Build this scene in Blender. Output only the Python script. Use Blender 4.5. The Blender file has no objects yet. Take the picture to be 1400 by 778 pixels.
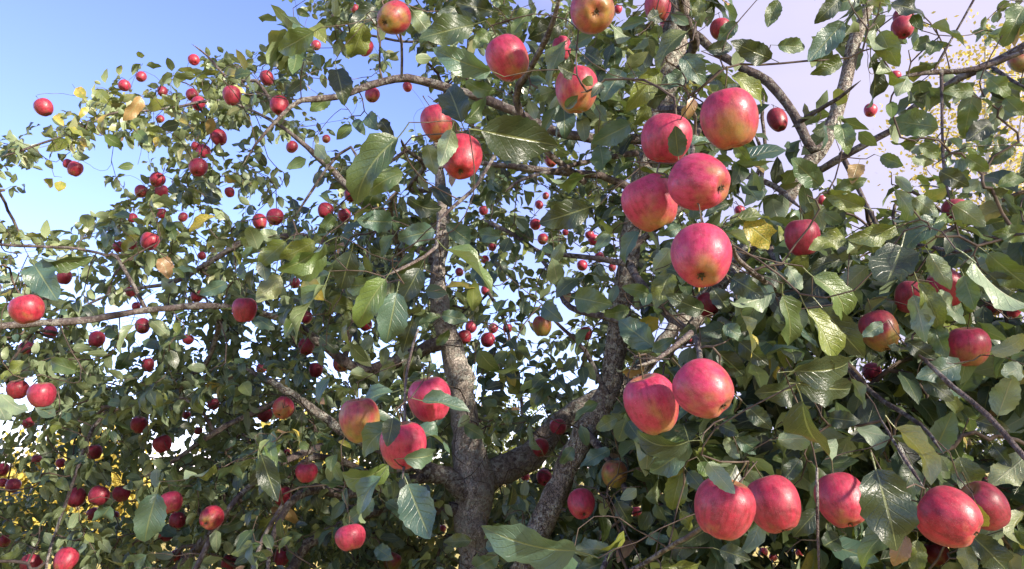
import bpy, math, random
import numpy as np
from mathutils import Vector, Matrix
R = math.radians
rng = np.random.default_rng(7)
random.seed(7)
scn = bpy.context.scene
col = scn.collection

# ------------------------------------------------------------ camera
FPX = 1011.0                      # focal length in photo pixels (1400 wide)
PITCH = R(14.0)
CAM = np.array((0.0, 0.0, 1.6))
cd = bpy.data.cameras.new('camera')
cd.sensor_width = 36.0
cd.lens = 36.0 * FPX / 1400.0
cd.clip_start = 0.05
cd.clip_end = 3000.0
cam = bpy.data.objects.new('camera', cd)
cam.location = CAM
cam.rotation_euler = (math.pi / 2 + PITCH, 0, 0)
col.objects.link(cam)
scn.camera = cam
scn.render.resolution_x, scn.render.resolution_y = 1024, 569

# ------------------------------------------------------------ sky, sun, exposure
SUN_AZ = R(128.0)                  # clockwise from +Y: behind the camera, to the right
SUN_EL = R(22.0)
w = bpy.data.worlds.new('World')
scn.world = w
w.use_nodes = True
nt = w.node_tree
nt.nodes.clear()
N, L = nt.nodes.new, nt.links.new
sky = N('ShaderNodeTexSky')
sky.sky_type = 'NISHITA'
sky.sun_disc = False
sky.sun_elevation = SUN_EL
sky.sun_rotation = SUN_AZ
sky.air_density = 1.0
sky.dust_density = 0.1
sky.altitude = 2200.0
sky.ozone_density = 2.6
tc = N('ShaderNodeTexCoord')
sep = N('ShaderNodeSeparateXYZ'); L(tc.outputs['Generated'], sep.inputs[0])
mp = N('ShaderNodeMapping'); L(tc.outputs['Generated'], mp.inputs[0]); mp.inputs['Scale'].default_value = (1.0, 1.0, 2.2)
cn = N('ShaderNodeTexNoise'); L(mp.outputs[0], cn.inputs['Vector'])
cn.inputs['Scale'].default_value = 2.1; cn.inputs['Detail'].default_value = 5.0; cn.inputs['Roughness'].default_value = 0.5
def wmath(op, a, b=None):
    m = N('ShaderNodeMath'); m.operation = op
    for i, v in enumerate((a, b)):
        if v is None: continue
        if isinstance(v, (int, float)): m.inputs[i].default_value = v
        else: L(v, m.inputs[i])
    return m.outputs[0]
# a cloud bank that fills the sky on the right-hand side, thinning to clear blue on the left
g = wmath('ADD', wmath('MULTIPLY', sep.outputs['X'], 1.15), wmath('MULTIPLY', cn.outputs['Fac'], 0.9))
mr = N('ShaderNodeMapRange'); mr.interpolation_type = 'SMOOTHSTEP'
L(g, mr.inputs['Value']); mr.inputs['From Min'].default_value = 0.30; mr.inputs['From Max'].default_value = 0.95
mr.inputs['To Max'].default_value = 0.93
hs = N('ShaderNodeHueSaturation'); L(sky.outputs[0], hs.inputs['Color'])
hs.inputs['Saturation'].default_value = 1.0
tint = N('ShaderNodeMixRGB'); tint.blend_type = 'MULTIPLY'; tint.inputs[0].default_value = 1.0; L(hs.outputs[0], tint.inputs[1]); tint.inputs[2].default_value = (1.12, 0.93, 1.18, 1)
mix = N('ShaderNodeMixRGB'); L(mr.outputs[0], mix.inputs['Fac'])
L(tint.outputs[0], mix.inputs['Color1'])
mix.inputs['Color2'].default_value = (2.25, 2.08, 2.75, 1)
bg = N('ShaderNodeBackground'); L(mix.outputs[0], bg.inputs['Color']); bg.inputs['Strength'].default_value = 0.15
ow = N('ShaderNodeOutputWorld'); L(bg.outputs[0], ow.inputs['Surface'])

sl = bpy.data.lights.new('sun', 'SUN')
sl.energy = 5.0
sl.angle = R(2.5)
sl.color = (1.0, 0.90, 0.76)
sun = bpy.data.objects.new('sun', sl)
sd = Vector((math.sin(SUN_AZ) * math.cos(SUN_EL), math.cos(SUN_AZ) * math.cos(SUN_EL), math.sin(SUN_EL)))
sun.rotation_euler = sd.to_track_quat('Z', 'Y').to_euler()
sun.location = sd * 40
col.objects.link(sun)

scn.view_settings.view_transform = 'Standard'
scn.view_settings.look = 'None'
scn.view_settings.exposure = 1.4
scn.view_settings.gamma = 1.0
scn.cycles.max_bounces = 5
scn.cycles.diffuse_bounces = 2
scn.cycles.transparent_max_bounces = 4

# ------------------------------------------------------------ pixels to places
cp, sp = math.cos(PITCH), math.sin(PITCH)
FWD = np.array((0, cp, sp)); UP = np.array((0, -sp, cp)); RIGHT = np.array((1.0, 0, 0))
def at(x, y, d):                   # depth along the lens axis
    return CAM + d * (FWD + (x - 700) / FPX * RIGHT - (y - 389) / FPX * UP)
def atY(x, y, Y):                  # on the upright plane Y metres in front
    ry = -(y - 389) / FPX
    d = Y / (cp - ry * sp)
    return at(x, y, d), d
def project(P):
    V = np.asarray(P) - CAM
    d = V @ FWD
    return 700 + FPX * (V @ RIGHT) / d, 389 - FPX * (V @ UP) / d, d
def unit(v):
    return v / (np.linalg.norm(v, axis=-1, keepdims=True) + 1e-12)

# ------------------------------------------------------------ material helpers
class MT:
    def __init__(s, name):
        s.m = bpy.data.materials.new(name); s.m.use_nodes = True
        s.t = s.m.node_tree; s.t.nodes.clear()
        s.out = s.n('ShaderNodeOutputMaterial')
    def n(s, kind, **kw):
        nd = s.t.nodes.new(kind)
        for k, v in kw.items(): setattr(nd, k, v)
        return nd
    def set(s, sock, v):
        if isinstance(v, bpy.types.NodeSocket): s.t.links.new(v, sock)
        elif isinstance(v, (tuple, list)) and len(v) == 3 and sock.type == 'RGBA': sock.default_value = (*v, 1)
        else: sock.default_value = v
    def math(s, op, a, b=0.0, clamp=False):
        nd = s.n('ShaderNodeMath', operation=op, use_clamp=clamp)
        s.set(nd.inputs[0], a); s.set(nd.inputs[1], b)
        return nd.outputs[0]
    def mix(s, f, a, b, mode='MIX'):
        nd = s.n('ShaderNodeMixRGB', blend_type=mode)
        s.set(nd.inputs[0], f); s.set(nd.inputs[1], a); s.set(nd.inputs[2], b)
        return nd.outputs[0]
    def ramp(s, v, lo, hi, a=0.0, b=1.0, smooth=True):
        nd = s.n('ShaderNodeMapRange', interpolation_type='SMOOTHSTEP' if smooth else 'LINEAR')
        s.set(nd.inputs['Value'], v)
        for k, q in (('From Min', lo), ('From Max', hi), ('To Min', a), ('To Max', b)): s.set(nd.inputs[k], q)
        return nd.outputs[0]
    def noise(s, vec, scale, detail=3, rough=0.5):
        nd = s.n('ShaderNodeTexNoise')
        if vec is not None: s.set(nd.inputs['Vector'], vec)
        nd.inputs['Scale'].default_value = scale; nd.inputs['Detail'].default_value = detail; nd.inputs['Roughness'].default_value = rough
        return nd.outputs['Fac']
    def attr(s, name):             # a mesh attribute or, on single pieces, the object's property of that name
        a = s.n('ShaderNodeAttribute', attribute_name=name)
        b = s.n('ShaderNodeAttribute', attribute_name=name, attribute_type='OBJECT')
        return s.math('ADD', a.outputs['Fac'], b.outputs['Fac'])
    def bump(s, h, strength, dist):
        nd = s.n('ShaderNodeBump'); s.set(nd.inputs['Height'], h)
        nd.inputs['Strength'].default_value = strength; nd.inputs['Distance'].default_value = dist
        return nd.outputs[0]
    def pbr(s, **kw):
        nd = s.n('ShaderNodeBsdfPrincipled')
        for k, v in kw.items(): s.set(nd.inputs[k.replace('_', ' ')], v)
        return nd
    def done(s, sh):
        s.t.links.new(sh, s.out.inputs['Surface']); return s.m

def leaf_material(name='leaf'):
    k = MT(name)
    tone, age, blue = k.attr('tone'), k.attr('age'), k.attr('blue')
    uv = k.n('ShaderNodeUVMap'); sx = k.n('ShaderNodeSeparateXYZ'); k.set(sx.inputs[0], uv.outputs[0])
    # uv x runs 0..1 across the blade, 0.5 is the midrib
    au = k.math('ABSOLUTE', k.math('SUBTRACT', k.math('MULTIPLY', sx.outputs['X'], 2.0), 1.0))
    rib = k.ramp(au, 0.025, 0.07, 1, 0)
    ph = k.math('SUBTRACT', k.math('MULTIPLY', sx.outputs['Y'], 8.0), k.math('MULTIPLY', k.math('POWER', au, 0.8), 2.2))
    fr = k.math('ABSOLUTE', k.math('SUBTRACT', k.math('FRACT', ph), 0.5))
    vein = k.ramp(fr, 0.0, 0.09, 1, 0)
    vein = k.math('MULTIPLY', vein, k.ramp(au, 0.55, 0.95, 1, 0))
    tcn = k.n('ShaderNodeTexCoord')
    oc = tcn.outputs['Object']
    n1 = k.noise(oc, 35, 3); n2 = k.noise(oc, 160, 2)
    top = k.mix(tone, (0.006, 0.014, 0.007), (0.115, 0.180, 0.040))
    top = k.mix(k.math('MULTIPLY', blue, 0.8), top, (0.090, 0.170, 0.130))  # bluish green stands in for sky sheen on the blade
    yel = k.mix(k.ramp(n1, 0.35, 0.65), (0.20, 0.22, 0.035), (0.50, 0.37, 0.07))
    yel = k.mix(k.ramp(age, 0.75, 1.0), (0.17, 0.20, 0.035), yel)
    tan = k.mix(n1, (0.26, 0.13, 0.06), (0.42, 0.26, 0.13))
    af = k.math('ADD', age, k.math('MULTIPLY', k.math('SUBTRACT', n1, 0.5), k.ramp(age, 0.05, 0.4, 0, 0.9)))
    top = k.mix(k.ramp(af, 0.1, 0.7), top, yel)
    top = k.mix(k.ramp(age, 1.05, 1.3), top, tan)
    # mottling, brown specks and scab
    top = k.mix(k.ramp(n2, 0.35, 0.7, 0, 0.35), top, k.mix(0.5, top, (0.10, 0.12, 0.05)))
    speck = k.ramp(k.noise(oc, 85, 2, 0.4), 0.68, 0.74)
    top = k.mix(k.math('MULTIPLY', speck, 0.55), top, (0.10, 0.06, 0.03))
    under = k.mix(0.72, top, (0.26, 0.33, 0.19))
    topv = k.mix(k.math('MULTIPLY', rib, 0.6), k.mix(k.math('MULTIPLY', vein, 0.20), top, (0.16, 0.20, 0.08)), (0.24, 0.27, 0.11))
    undv = k.mix(k.math('MULTIPLY', k.math('MAXIMUM', rib, k.math('MULTIPLY', vein, 0.6)), 0.55), under, (0.42, 0.43, 0.27))
    geo = k.n('ShaderNodeNewGeometry')
    colr = k.mix(geo.outputs['Backfacing'], topv, undv)
    hgt = k.math('ADD', k.math('MULTIPLY', k.math('MAXIMUM', rib, vein), -1.0), k.math('MULTIPLY', n1, 0.8))
    bp = k.bump(hgt, 0.5, 0.0022)
    p = k.pbr(Base_Color=colr, Roughness=k.ramp(n1, 0.3, 0.7, 0.30, 0.46), Specular_IOR_Level=0.7, Normal=bp)
    rough = k.mix(geo.outputs['Backfacing'], (0.4,) * 3, (0.75,) * 3)
    tr = k.n('ShaderNodeBsdfTranslucent')
    k.set(tr.inputs['Color'], k.mix(0.55, k.mix(1.0, topv, (1.9, 1.9, 1.2), 'MULTIPLY'), (0.20, 0.26, 0.03)))
    ms = k.n('ShaderNodeMixShader'); ms.inputs[0].default_value = 0.17
    k.set(ms.inputs[1], p.outputs[0]); k.set(ms.inputs[2], tr.outputs[0])
    return k.done(ms.outputs[0])

def bark_material(name, dark, light, lichen, cracks=0.55):
    k = MT(name)
    tcn = k.n('ShaderNodeTexCoord'); oc = tcn.outputs['Object']
    mp_ = k.n('ShaderNodeMapping'); k.set(mp_.inputs[0], oc); mp_.inputs['Scale'].default_value = (1, 1, 0.35)
    n1 = k.noise(mp_.outputs[0], 28, 6, 0.65)
    wn = k.n('ShaderNodeTexNoise'); k.set(wn.inputs['Vector'], oc); wn.inputs['Scale'].default_value = 40
    vo = k.n('ShaderNodeTexVoronoi', feature='DISTANCE_TO_EDGE'); k.set(vo.inputs['Vector'], k.mix(0.06, mp_.outputs[0], wn.outputs['Color'], 'ADD')); vo.inputs['Scale'].default_value = 95; vo.inputs['Randomness'].default_value = 1.0
    crack = k.ramp(vo.outputs['Distance'], 0.0, 0.12, 1, 0)
    n2 = k.noise(oc, 75, 4, 0.6); n3 = k.noise(oc, 14, 3)
    c = k.mix(k.ramp(n1, 0.3, 0.7), dark, light)
    c = k.mix(k.math('MULTIPLY', crack, cracks), c, tuple(v * 0.4 for v in dark))
    li = k.math('MULTIPLY', k.ramp(n2, 0.48, 0.54), k.ramp(n3, 0.36, 0.56))
    c = k.mix(k.math('MULTIPLY', li, lichen), c, (0.46, 0.46, 0.40))
    h = k.math('ADD', k.math('MULTIPLY', crack, -cracks), k.math('ADD', n1, k.math('MULTIPLY', n2, 0.7)))
    p = k.pbr(Base_Color=c, Roughness=0.85, Specular_IOR_Level=0.25, Normal=k.bump(h, 1.0, 0.012))
    return k.done(p.outputs[0])

def apple_material():
    k = MT('apple_skin')
    green, dark, pink = k.attr('green'), k.attr('dark'), k.attr('pink')
    seed = k.attr('seed')
    tcn = k.n('ShaderNodeTexCoord'); oc = tcn.outputs['Object']
    off = k.n('ShaderNodeCombineXYZ'); k.set(off.inputs[0], seed); k.set(off.inputs[1], k.math('MULTIPLY', seed, 0.7))
    vm = k.n('ShaderNodeVectorMath', operation='NORMALIZE'); k.set(vm.inputs[0], oc)
    sx = k.n('ShaderNodeSeparateXYZ'); k.set(sx.inputs[0], vm.outputs[0])
    # meridian direction: stretched noise makes streaks that run from stem to eye
    flat = k.n('ShaderNodeCombineXYZ'); k.set(flat.inputs[0], sx.outputs['X']); k.set(flat.inputs[1], sx.outputs['Y']); k.set(flat.inputs[2], k.math('MULTIPLY', sx.outputs['Z'], 0.16))
    fn = k.n('ShaderNodeVectorMath', operation='NORMALIZE'); k.set(fn.inputs[0], flat.outputs[0])
    va = k.n('ShaderNodeVectorMath', operation='ADD'); k.set(va.inputs[0], fn.outputs[0]); k.set(va.inputs[1], off.outputs[0])
    vb = k.n('ShaderNodeVectorMath', operation='ADD'); k.set(vb.inputs[0], vm.outputs[0]); k.set(vb.inputs[1], off.outputs[0])
    st = k.math('ADD', k.math('MULTIPLY', k.noise(va.outputs[0], 7.0, 4, 0.6), 0.40), k.math('MULTIPLY', k.noise(vb.outputs[0], 3.6, 5, 0.65), 0.60))
    lo = k.noise(vb.outputs[0], 1.5, 2, 0.45)
    mid = k.noise(vb.outputs[0], 5.0, 4, 0.55)
    fine = k.noise(vb.outputs[0], 30.0, 2, 0.5)
    # how much ground colour shows: more near the eye (low z), where the fruit is turned from the light
    gf = k.math('ADD', k.math('MULTIPLY', k.math('SUBTRACT', lo, 0.5), 1.5), k.math('MULTIPLY', sx.outputs['Z'], -0.42))
    gf = k.math('ADD', gf, k.math('MULTIPLY', k.math('SUBTRACT', st, 0.5), 0.55))
    gf = k.math('ADD', gf, k.math('SUBTRACT', k.math('MULTIPLY', green, 1.25), 0.42))
    ground = k.mix(k.ramp(mid, 0.35, 0.7), (0.27, 0.20, 0.030), (0.15, 0.165, 0.026))
    red = k.mix(k.ramp(st, 0.35, 0.66), (0.17, 0.002, 0.014), (0.42, 0.013, 0.036))
    red = k.mix(k.math('MULTIPLY', pink, k.ramp(st, 0.36, 0.62, 0.25, 0.95)), red, (0.43, 0.024, 0.092))  # pink blush, with blue sky light painted into the red
    red = k.mix(k.math('MULTIPLY', dark, k.ramp(st, 0.3, 0.65, 0.95, 0.55)), red, (0.115, 0.003, 0.011))
    c = k.mix(k.ramp(gf, 0.0, 0.6), red, k.mix(0.42, ground, red))
    c = k.mix(k.ramp(gf, 0.45, 1.0), c, ground)
    vo = k.n('ShaderNodeTexVoronoi', feature='F1'); k.set(vo.inputs['Vector'], vb.outputs[0]); vo.inputs['Scale'].default_value = 24
    dots = k.ramp(vo.outputs['Distance'], 0.08, 0.20, 1, 0)
    c = k.mix(k.math('MULTIPLY', dots, k.ramp(mid, 0.4, 0.65, 0.1, 0.5)), c, (0.75, 0.52, 0.38))
    scab = k.ramp(k.noise(vb.outputs[0], 7.5, 4, 0.65), 0.66, 0.71)
    c = k.mix(k.math('MULTIPLY', scab, 0.6), c, (0.13, 0.06, 0.035))
    c = k.mix(k.ramp(fine, 0.3, 0.75, 0, 0.12), c, k.mix(0.5, c, (0.72, 0.35, 0.33)))
    dust = k.ramp(k.noise(vb.outputs[0], 2.3, 5, 0.7), 0.42, 0.68, 0, 0.06)
    c = k.mix(dust, c, (0.60, 0.36, 0.40))
    rus = k.ramp(k.math('ADD', sx.outputs['Z'], k.math('MULTIPLY', k.math('SUBTRACT', mid, 0.5), 0.25)), 0.80, 0.95)
    c = k.mix(k.math('MULTIPLY', rus, 0.7), c, (0.26, 0.17, 0.05))
    p = k.pbr(Base_Color=c, Roughness=k.ramp(mid, 0.3, 0.7, 0.30, 0.54), Specular_IOR_Level=0.45,
              Subsurface_Weight=0.03, Subsurface_Scale=0.006, Subsurface_Radius=(1.0, 0.3, 0.2),
              Sheen_Weight=0.05, Sheen_Roughness=0.45, Sheen_Tint=(0.95, 0.80, 0.92),
              Normal=k.bump(k.math('ADD', fine, k.math('MULTIPLY', mid, 1.6)), 0.10, 0.004))
    return k.done(p.outputs[0])

def plain(name, c1, c2, scale, rough=0.8, bump=0.3):
    k = MT(name); tcn = k.n('ShaderNodeTexCoord')
    n1 = k.noise(tcn.outputs['Object'], scale, 4)
    p = k.pbr(Base_Color=k.mix(k.ramp(n1, 0.3, 0.7), c1, c2), Roughness=rough, Specular_IOR_Level=0.3, Normal=k.bump(n1, bump, 0.5 / scale))
    return k.done(p.outputs[0])

M_LEAF = leaf_material()
M_BARK = bark_material('bark', (0.29, 0.235, 0.20), (0.60, 0.53, 0.465), 0.95)
M_LIMB = bark_material('limb_bark', (0.14, 0.112, 0.095), (0.36, 0.305, 0.265), 0.8)
M_BRANCH = bark_material('branch_bark', (0.060, 0.044, 0.042), (0.17, 0.132, 0.122), 0.35, 0.12)
M_TWIG = plain('twig_bark', (0.050, 0.034, 0.030), (0.13, 0.098, 0.075), 40)
M_APPLE = apple_material()
M_STEM = plain('apple_stem', (0.05, 0.035, 0.02), (0.12, 0.10, 0.045), 120)
M_CALYX = plain('apple_calyx', (0.030, 0.018, 0.010), (0.12, 0.085, 0.05), 200)

# ------------------------------------------------------------ mesh helpers
def mesh_np(name, V, F, mat, uv=None, attrs=None, smooth=True):
    me = bpy.data.meshes.new(name)
    V = np.asarray(V, np.float32); F = np.asarray(F, np.int32)
    k = F.shape[1]
    me.vertices.add(len(V)); me.vertices.foreach_set('co', V.ravel())
    me.loops.add(F.size); me.loops.foreach_set('vertex_index', F.ravel())
    me.polygons.add(len(F)); me.polygons.foreach_set('loop_start', np.arange(0, F.size, k, dtype=np.int32))
    me.polygons.foreach_set('loop_total', np.full(len(F), k, np.int32))
    me.update(calc_edges=True)
    if smooth: me.polygons.foreach_set('use_smooth', np.ones(len(F), bool))
    if uv is not None:
        l = me.uv_layers.new(name='UVMap'); l.data.foreach_set('uv', np.asarray(uv, np.float32)[F.ravel()].ravel())
    for n_, a in (attrs or {}).items():
        at_ = me.attributes.new(n_, 'FLOAT', 'POINT'); at_.data.foreach_set('value', np.asarray(a, np.float32))
    me.materials.append(mat)
    return me
def link(name, me, parent=None):
    o = bpy.data.objects.new(name, me); col.objects.link(o)
    if parent is not None: o.parent = parent
    return o
def tag(o, label=None, cat=None, group=None, kind=None):
    for k_, v in (('label', label), ('category', cat), ('group', group), ('kind', kind)):
        if v: o[k_] = v
    return o
def empty(name, loc=(0, 0, 0)):
    o = bpy.data.objects.new(name, None); o.empty_display_size = 0.05; o.location = loc; col.objects.link(o); return o

def tube_arrays(P, rad, ns=8, wob=0.0, cap=True):
    P = np.asarray(P, float)
    if cap:                         # a last small ring closes the end
        P = np.vstack([P, P[-1] + unit(P[-1] - P[-2]) * rad[-1] * 0.5]); rad = np.append(rad, rad[-1] * 0.15)
    n = len(P)
    T = unit(np.gradient(P, axis=0))
    ref = np.array((0.31, 0.2, 0.93)) if abs(T[0] @ np.array((0.31, 0.2, 0.93))) < 0.95 else np.array((1.0, 0, 0))
    V = np.zeros((n, ns, 3)); a = np.linspace(0, 2 * np.pi, ns, endpoint=False)
    u = unit(np.cross(T[0], ref))
    for i in range(n):
        u = unit(u - T[i] * (u @ T[i])); b = np.cross(T[i], u)
        rr = rad[i] * (1 + wob * rng.normal(size=ns)) if wob else rad[i] * np.ones(ns)
        V[i] = P[i] + (np.cos(a) * rr)[:, None] * u + (np.sin(a) * rr)[:, None] * b
    idx = np.arange(n * ns).reshape(n, ns)
    F = np.stack([idx[:-1], np.roll(idx, -1, 1)[:-1], np.roll(idx, -1, 1)[1:], idx[1:]], -1).reshape(-1, 4)
    V = V.reshape(-1, 3)
    return V, F
def smooth_path(P, per=0.05):
    """Catmull-Rom through rows of (x,y,z,r)."""
    P = np.asarray(P, float); Q = np.vstack([2 * P[0] - P[1], P, 2 * P[-1] - P[-2]])
    out = []
    for i in range(1, len(Q) - 2):
        n = max(2, int(np.linalg.norm(Q[i + 1, :3] - Q[i, :3]) / per))
        for t in np.linspace(0, 1, n, endpoint=False):
            a, b, c, d = Q[i - 1], Q[i], Q[i + 1], Q[i + 2]
            out.append(0.5 * (2 * b + (c - a) * t + (2 * a - 5 * b + 4 * c - d) * t * t + (3 * b - a - 3 * c + d) * t ** 3))
    out.append(P[-1])
    o = np.array(out); o[:, 3] = np.maximum(o[:, 3], 0.0006)
    return o

def leaf_grid(nl, nw, bend=0.5, fold=0.3, ripple=0.0, twist=0.0, width=0.56, serr=0.0, seed=0, petiole=0.22):
    """A blade of unit length along +X, upper face +Z; petiole runs back to -X."""
    r = np.random.default_rng(seed)
    v = np.linspace(0, 1, nl + 1); u = np.linspace(-1, 1, nw + 1)
    prof = np.sin(np.pi * np.clip(v, 0, 1) ** 0.82) ** 0.72 * (1 - 0.22 * v)
    prof = prof / prof.max() * width / 2
    prof[0] = 0.012; prof[-1] = 0.004
    ang = -bend * (v ** 1.3) + 0.10
    dx = np.diff(v)
    cx = np.concatenate([[0], np.cumsum(np.cos((ang[1:] + ang[:-1]) / 2) * dx)])
    cz = np.concatenate([[0], np.cumsum(np.sin((ang[1:] + ang[:-1]) / 2) * dx)])
    V = []; UV = []
    ph = r.uniform(0, 6)
    for i in range(nl + 1):
        tw = twist * v[i]
        for j in range(nw + 1):
            e = abs(u[j]); pw = prof[i]
            if e == 1 and 0 < i < nl: pw *= 1 + serr * (1 if i % 2 else -1)
            fl = fold * (1 - 0.5 * v[i])
            y = u[j] * pw * math.cos(fl * e); z = e * pw * math.sin(fl) + (0.5 * ripple * pw * e * math.sin(v[i] * 11 + ph + (2 if u[j] > 0 else 0)))
            z -= 0.25 * fold * pw * max(0, e - 0.5)
            y, z = y * math.cos(tw) - z * math.sin(tw), y * math.sin(tw) + z * math.cos(tw)
            # tilt section with the centre line
            V.append((cx[i] - z * math.sin(ang[i]), y, cz[i] + z * math.cos(ang[i]))); UV.append((0.5 + 0.5 * u[j], v[i]))
    idx = np.arange((nl + 1) * (nw + 1)).reshape(nl + 1, nw + 1)
    F = np.stack([idx[:-1, :-1], idx[1:, :-1], idx[1:, 1:], idx[:-1, 1:]], -1).reshape(-1, 4)
    V = np.array(V); UV = np.array(UV)
    if petiole:
        b = len(V); pr = 0.011
        pts = [(0.03, 0, 0.0), (-petiole * 0.5, 0, 0.03), (-petiole, 0, 0.07)]
        pv = []
        for (x, y, z) in pts:
            for a in (0.5, 2.6, 4.7): pv.append((x, y + pr * math.cos(a), z - 0.006 + pr * math.sin(a)))
        V = np.vstack([V, pv]); UV = np.vstack([UV, [(0.5, 0.5)] * len(pv)])
        for s in range(2):
            for j in range(3):
                F = np.vstack([F, [[b + s * 3 + j, b + s * 3 + 3 + j, b + s * 3 + 3 + (j + 1) % 3, b + s * 3 + (j + 1) % 3]]])
    return V, F, UV

# ------------------------------------------------------------ the ground and what stands far behind
k = MT('dry_grass_ground')
tcn = k.n('ShaderNodeTexCoord')
n1 = k.noise(tcn.outputs['Object'], 0.35, 4); n2 = k.noise(tcn.outputs['Object'], 9, 4, 0.7)
c = k.mix(k.ramp(n1, 0.35, 0.65), (0.55, 0.43, 0.14), (0.40, 0.36, 0.11))
c = k.mix(k.ramp(n2, 0.4, 0.7, 0, 0.6), c, (0.62, 0.50, 0.22))
p = k.pbr(Base_Color=c, Roughness=0.95, Specular_IOR_Level=0.1, Normal=k.bump(n2, 0.6, 0.1))
M_GROUND = k.done(p.outputs[0])
gx = np.concatenate([-np.geomspace(900, 2, 24), np.linspace(-1.5, 1.5, 5), np.geomspace(2, 900, 24)])
GX, GY = np.meshgrid(gx, gx)
GZ = 0.05 * np.sin(GX * 0.7) * np.cos(GY * 0.55) + 0.25 * np.sin(GX * 0.05 + 1) * np.sin(GY * 0.043)
GZ -= GZ[(np.abs(gx) < 2)][:, (np.abs(gx) < 2)].mean()
n_ = len(gx); idx = np.arange(n_ * n_).reshape(n_, n_)
F = np.stack([idx[:-1, :-1], idx[:-1, 1:], idx[1:, 1:], idx[1:, :-1]], -1).reshape(-1, 4)
tag(link('ground', mesh_np('ground', np.stack([GX, GY, GZ], -1).reshape(-1, 3), F, M_GROUND)), 'sunlit dry yellow grass field behind the apple tree', kind='structure')

def far_leaf_material(name, a, b):
    k = MT(name); tone = k.attr('tone')
    cc = k.mix(tone, a, b)
    p = k.pbr(Base_Color=cc, Roughness=0.6, Specular_IOR_Level=0.3)
    tr = k.n('ShaderNodeBsdfTranslucent'); k.set(tr.inputs['Color'], cc)
    ms = k.n('ShaderNodeMixShader'); ms.inputs[0].default_value = 0.4
    k.set(ms.inputs[1], p.outputs[0]); k.set(ms.inputs[2], tr.outputs[0])
    return k.done(ms.outputs[0])
M_BIRCHLEAF = far_leaf_material('birch_leaf', (0.42, 0.33, 0.06), (0.60, 0.50, 0.13))
M_FARLEAF = far_leaf_material('broadleaf', (0.07, 0.11, 0.03), (0.24, 0.25, 0.06))
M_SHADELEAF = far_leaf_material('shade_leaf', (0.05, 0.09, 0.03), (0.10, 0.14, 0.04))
M_BIRCHBARK = plain('birch_bark', (0.62, 0.60, 0.55), (0.12, 0.10, 0.09), 5)
M_FARBARK = plain('far_bark', (0.10, 0.08, 0.06), (0.20, 0.16, 0.12), 6)

def leafy_tree(name, label, cat, base, height, crown_w, crown_base, mleaf, mbark, nleaf, leaf, group=None, clumps=60, tw=0.12, seed=1, stemless=False):
    r = np.random.default_rng(seed)
    t = tag(empty(name, base), label, cat, group)
    C0 = np.array((0, 0, (crown_base + height) / 2)); H2 = (height - crown_base) / 2
    # limbs reach out to clumps, leaves gather round the clumps
    cl = unit(r.normal(size=(clumps, 3))) * (r.uniform(0.25, 1, (clumps, 1)) ** 0.45)
    cl = cl * np.array((crown_w / 2, crown_w / 2, H2)) * 0.88 + C0
    cl[:, :2] *= np.clip(1.25 - 0.75 * (cl[:, 2:] - crown_base) / max(height - crown_base, .1), 0.25, 1.2)
    trunk = smooth_path([(0, 0, -0.1, tw), (0.06 * height * .2, 0, height * 0.3, tw * .75), (-.02 * height, .02 * height, height * .65, tw * .45), (0, 0, height * 0.95, tw * .1)], 0.3)
    VV, FF = tube_arrays(trunk[:, :3], trunk[:, 3], 8); off = len(VV); VV = [VV]; FF = [FF]
    for q in cl[: clumps // 2]:
        h = np.clip(q[2] - 0.25 * np.linalg.norm(q[:2]) - 0.1 * height, 0.15 * height, height * 0.93)
        s = trunk[np.argmin(abs(trunk[:, 2] - h)), :3]
        pth = smooth_path([(*s, tw * .3), *[(*(s * .5 + q * .5 + (0, 0, -0.03 * height)), tw * .18)], (*q, tw * .05)], 0.4)
        a, b = tube_arrays(pth[:, :3], pth[:, 3], 5); VV.append(a); FF.append(b + off); off += len(a)
    link('trunk', mesh_np('trunk', np.vstack(VV), np.vstack(FF), mbark), t)
    which = r.integers(0, clumps, nleaf)
    cs = crown_w * 0.13
    P = cl[which] + r.normal(size=(nleaf, 3)) * cs * np.array((1, 1, 0.7)) * r.uniform(0.5, 1.2, clumps)[which][:, None]
    P[:, 2] = np.maximum(P[:, 2], crown_base * 0.6)
    a = unit(r.normal(size=(nleaf, 3)) + (0, 0, -0.5)); b = unit(np.cross(a, r.normal(size=(nleaf, 3))))
    s = leaf * r.uniform(0.7, 1.3, (nleaf, 1))
    Q = np.stack([P, P + a * s * .5 + b * s * .32, P + a * s, P + a * s * .5 - b * s * .32], 1).reshape(-1, 3)
    tone = np.repeat(np.clip(r.uniform(0, 1, clumps)[which] * .5 + r.uniform(0, .5, nleaf), 0, 1), 4)
    crown = link('crown', mesh_np('crown', Q, np.arange(nleaf * 4).reshape(-1, 4), mleaf, attrs={'tone': tone}, smooth=False), t)
    crown['kind'] = 'stuff'
    return t
leafy_tree('birch_tree', 'tall birch tree with sparse yellow leaves far beyond the orchard', 'tree', (9.4, 13.0, 0), 10.8, 4.6, 2.2, M_BIRCHLEAF, M_BIRCHBARK, 9000, 0.085, clumps=70, tw=0.13, seed=11)
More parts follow.
